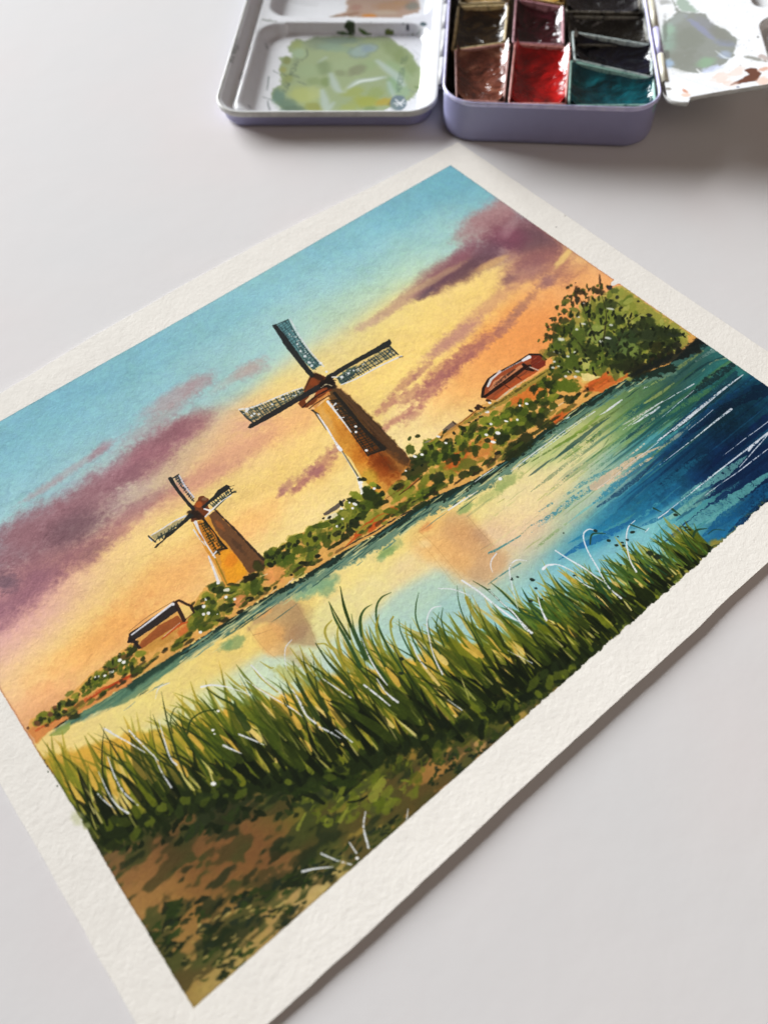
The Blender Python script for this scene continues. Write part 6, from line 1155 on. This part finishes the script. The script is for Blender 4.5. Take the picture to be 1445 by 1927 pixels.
# ---------------------------------------------------------------- the pans of colour
def paint_mat(name, c_dark, c_mid, c_light, rough=.18, scale=120, glaze=None):
    m, nt, b = mat(name, lin(c_mid), rough, .5, coat=1.0)
    n1 = noise(nt, scale, 4, .6, dist=1.2); r = ramp(nt, n1.outputs[0], [(.30, lin(c_dark)), (.52, lin(c_mid)), (.72, lin(c_light))]); nt.links.new(r.outputs[0], b.inputs['Base Color'])
    n2 = noise(nt, 260, 4, .6, dist=.5); rr_ = ramp(nt, n2.outputs[0], [(.35, (rough * .6,) * 3), (.7, (min(1, rough * 2.2),) * 3)]); nt.links.new(rr_.outputs[0], b.inputs['Roughness'])
    n3 = noise(nt, 85, 2, .5, dist=1.5)
    bump(nt, b, [(n2.outputs[0], .35, .0006), (n1.outputs[0], .4, .0012), (n3.outputs[0], .9, .0035)])
    return m
def wall_mat(name, c1, c2, c3):
    m, nt, b = mat(name, lin(c1), .4, .5)
    n1 = noise(nt, 420, 4, .65); r = ramp(nt, n1.outputs[0], [(.33, lin(c1)), (.5, lin(c2)), (.66, lin(c3))]); nt.links.new(r.outputs[0], b.inputs['Base Color'])
    bump(nt, b, [(n1.outputs[0], .3, .0005)])
    return m
def pan(quad, h, label, pm, wm_, dish=3.0, depth=2.2, seed=0, fill=1.0, bumps=()):
    """quad: TL TR BR BL of the rim, measured at height h"""
    q = on_tin(h)(quad)
    c = q.mean(0)
    w = T_O + c[0] * T_X + c[1] * T_Y
    root = empty('paint_pan', (w[0] * S_MM, w[1] * S_MM, 2.2 * S_MM), math.atan2(T_X[1], T_X[0]), label, 'paint pan', 'pans of watercolor set in the tin')
    q = (q - c)[::-1]                                   # counter-clockwise seen from above
    h = h - 2.2
    def inset(d):
        out = []
        for i in range(4):
            p0, p1, p2 = q[i - 1], q[i], q[(i + 1) % 4]
            a = (p1 - p0) / np.linalg.norm(p1 - p0); b_ = (p2 - p1) / np.linalg.norm(p2 - p1)
            na, nb = np.array([-a[1], a[0]]), np.array([-b_[1], b_[0]])
            out.append(p1 + (na + nb) * d / (1 + na @ nb))
        return np.array(out)
    def rounded(Q, r, n=4):
        p = []
        for i in range(4):
            p0, p1, p2 = Q[i - 1], Q[i], Q[(i + 1) % 4]
            a = p1 + (p0 - p1) / np.linalg.norm(p0 - p1) * r; b_ = p1 + (p2 - p1) / np.linalg.norm(p2 - p1) * r
            for t in np.linspace(0, 1, n + 1): p.append((1 - t) ** 2 * a + 2 * t * (1 - t) * p1 + t * t * b_)
        return np.array(p)
    R0 = [(rounded(inset(1.6), 1.2), .1), (rounded(inset(1.3), 1.2), .8), (rounded(inset(.25), 1.0), h - .5), (rounded(inset(.05), 1.0), h - .2), (rounded(inset(.15), .95), h), (rounded(inset(.75), .8), h - .02), (rounded(inset(.95), .8), h - .5), (rounded(inset(1.5), .8), 1.5)]
    v = []; f = []; n = len(R0[0][0]); rg = np.random.default_rng(seed)
    for k, (p, z) in enumerate(R0): v += [(x, y, z + (rg.normal(0, .05) if 2 < k < 6 else 0)) for x, y in p]
    for k in range(len(R0) - 1): f += [(k * n + i, k * n + (i + 1) % n, (k + 1) * n + (i + 1) % n, (k + 1) * n + i) for i in range(n)]
    f.append(list(range(n))[::-1]); f.append([(len(R0) - 1) * n + i for i in range(n)])
    obj('pan_cup', mesh('pan_cup', v, f), root, wm_)
    # the cake: dished where the brush has worn it
    N = 26; I = inset(.98); top = h - depth
    u = np.linspace(0, 1, N); U_, V_ = np.meshgrid(u, u)
    P_ = (I[0] * (1 - U_)[..., None] + I[1] * U_[..., None]) * (1 - V_)[..., None] + (I[3] * (1 - U_)[..., None] + I[2] * U_[..., None]) * V_[..., None]
    rad = np.sqrt(((U_ - .5) / .5) ** 4 + ((V_ - .5) / .5) ** 4) 
    z = top - dish * np.clip(1 - rad, 0, 1) ** .8 + fill * .5 * rad ** 6
    for bu, bv, br, bz in bumps: z = z + bz * np.exp(-(((U_ - bu) ** 2 + (V_ - bv) ** 2) / br ** 2))
    g = rg.normal(0, 1, (9, 9)); z = z + .22 * upsample(g.astype(np.float32), N, N)
    Vv = np.concatenate([P_, z[..., None]], -1).reshape(-1, 3)
    a_ = np.arange(N - 1)[:, None] * N + np.arange(N - 1)[None, :]
    Fq = np.stack([a_, a_ + 1, a_ + N + 1, a_ + N], -1).reshape(-1, 4)
    obj('paint_cake', quads('paint_cake', Vv, Fq, np.stack([U_, V_], -1).reshape(-1, 2)), root, pm)
    return root
K = lambda *p: np.array(p, float)
pan(K((855,94),(961,80),(950,193),(857,188)), 15.2, 'pan of cracked reddish brown paint at the near left corner of the tin', paint_mat('burnt_sienna_paint', '3c1a12', '784030', 'b07a60', .16, 55), wall_mat('sienna_stained_pan', '8c5c54', 'b88880', '6a3c38'), 2.6, 1.2, 1, bumps=((.75, .35, .10, .8), (.6, .2, .08, .7), (.3, .75, .1, .6)))
pan(K((967,81),(1075,88),(1066,196),(955,195)), 15.2, 'pan of wet scarlet red paint in the near row of the tin', paint_mat('scarlet_paint', '4c0406', 'a80a0c', 'd01c14', .08, 45), wall_mat('red_stained_pan', 'b06860', 'd09890', '9a3c30'), 3.0, 1.6, 2, bumps=((.2, .25, .07, .8),))
pan(K((860,11),(958,8),(951,80),(848,95)), 14.6, 'pan of dark olive brown paint behind the reddish brown pan', paint_mat('umber_paint', '100c08', '2a1e10', '5c4220', .14, 70), wall_mat('ochre_stained_pan', 'a89468', 'd8c494', '7a6c50'), 2.6, 2.2, 3)
pan(K((969,-4),(1062,13),(1062,85),(963,80)), 14.8, 'pan of deep crimson paint behind the scarlet pan', paint_mat('crimson_paint', '1c060c', '3c0a14', '602030', .12, 80), wall_mat('crimson_stained_pan', 'a06870', 'c09098', '6c3840'), 2.8, 2.6, 4)
pan(K((874,-62),(960,-62),(958,3),(862,7)), 14.4, 'pan with ochre and cream paint, third from the front on the left', paint_mat('ochre_paint', '6c5428', 'b08c4c', 'd8c090', .3, 120), wall_mat('cream_stained_pan', 'c8b48c', 'd8ccae', '8c7850'), 1.6, .9, 5)
pan(K((972,-70),(1062,-60),(1062,8),(970,-8)), 14.4, 'pan of golden yellow paint behind the crimson pan', paint_mat('yellow_paint', 'c07c14', 'e0ac30', 'ecc860', .3, 120), wall_mat('yellow_stained_pan', 'c8a050', 'd8bc80', '8c6830'), 1.4, .7, 6)
pan(K((1062,-50),(1204,-46),(1206,24),(1064,22)), 13.4, 'long pan of black paint, farthest of the dark pans', paint_mat('black_paint', '0a0a0c', '141418', '26262a', .2, 60), wall_mat('grey_stained_pan', '3c3a34', '7c766a', '22221e'), 2.4, 1.4, 7)
pan(K((1066,30),(1214,32),(1222,88),(1072,84)), 13.0, 'long pan of near black paint between the black pan and the indigo pan', paint_mat('sepia_black_paint', '0a0a0a', '16150f', '2a2622', .2, 60), wall_mat('taupe_stained_pan', '34322c', '6c665a', '1c1c1a'), 2.4, 1.4, 8)
pan(K((1075,58),(1232,84),(1228,146),(1079,112)), 15.0, 'long pan of dark indigo blue paint, tilted, behind the teal pan', paint_mat('indigo_paint', '06080f', '0b0e1c', '161a38', .10, 60), wall_mat('blue_stained_pan', '98a8a8', 'c8d4d0', '4c6470'), 2.6, 2.0, 9)
pan(K((1072,113),(1232,148),(1236,198),(1068,199)), 15.2, 'long pan of teal green paint at the near right corner of the tin', paint_mat('teal_paint', '02222c', '06505a', '0e8088', .10, 42), wall_mat('teal_stained_pan', '6c9c90', '98bcb0', '2c645c'), 2.8, 1.8, 10, bumps=((.7, .3, .12, .5),))
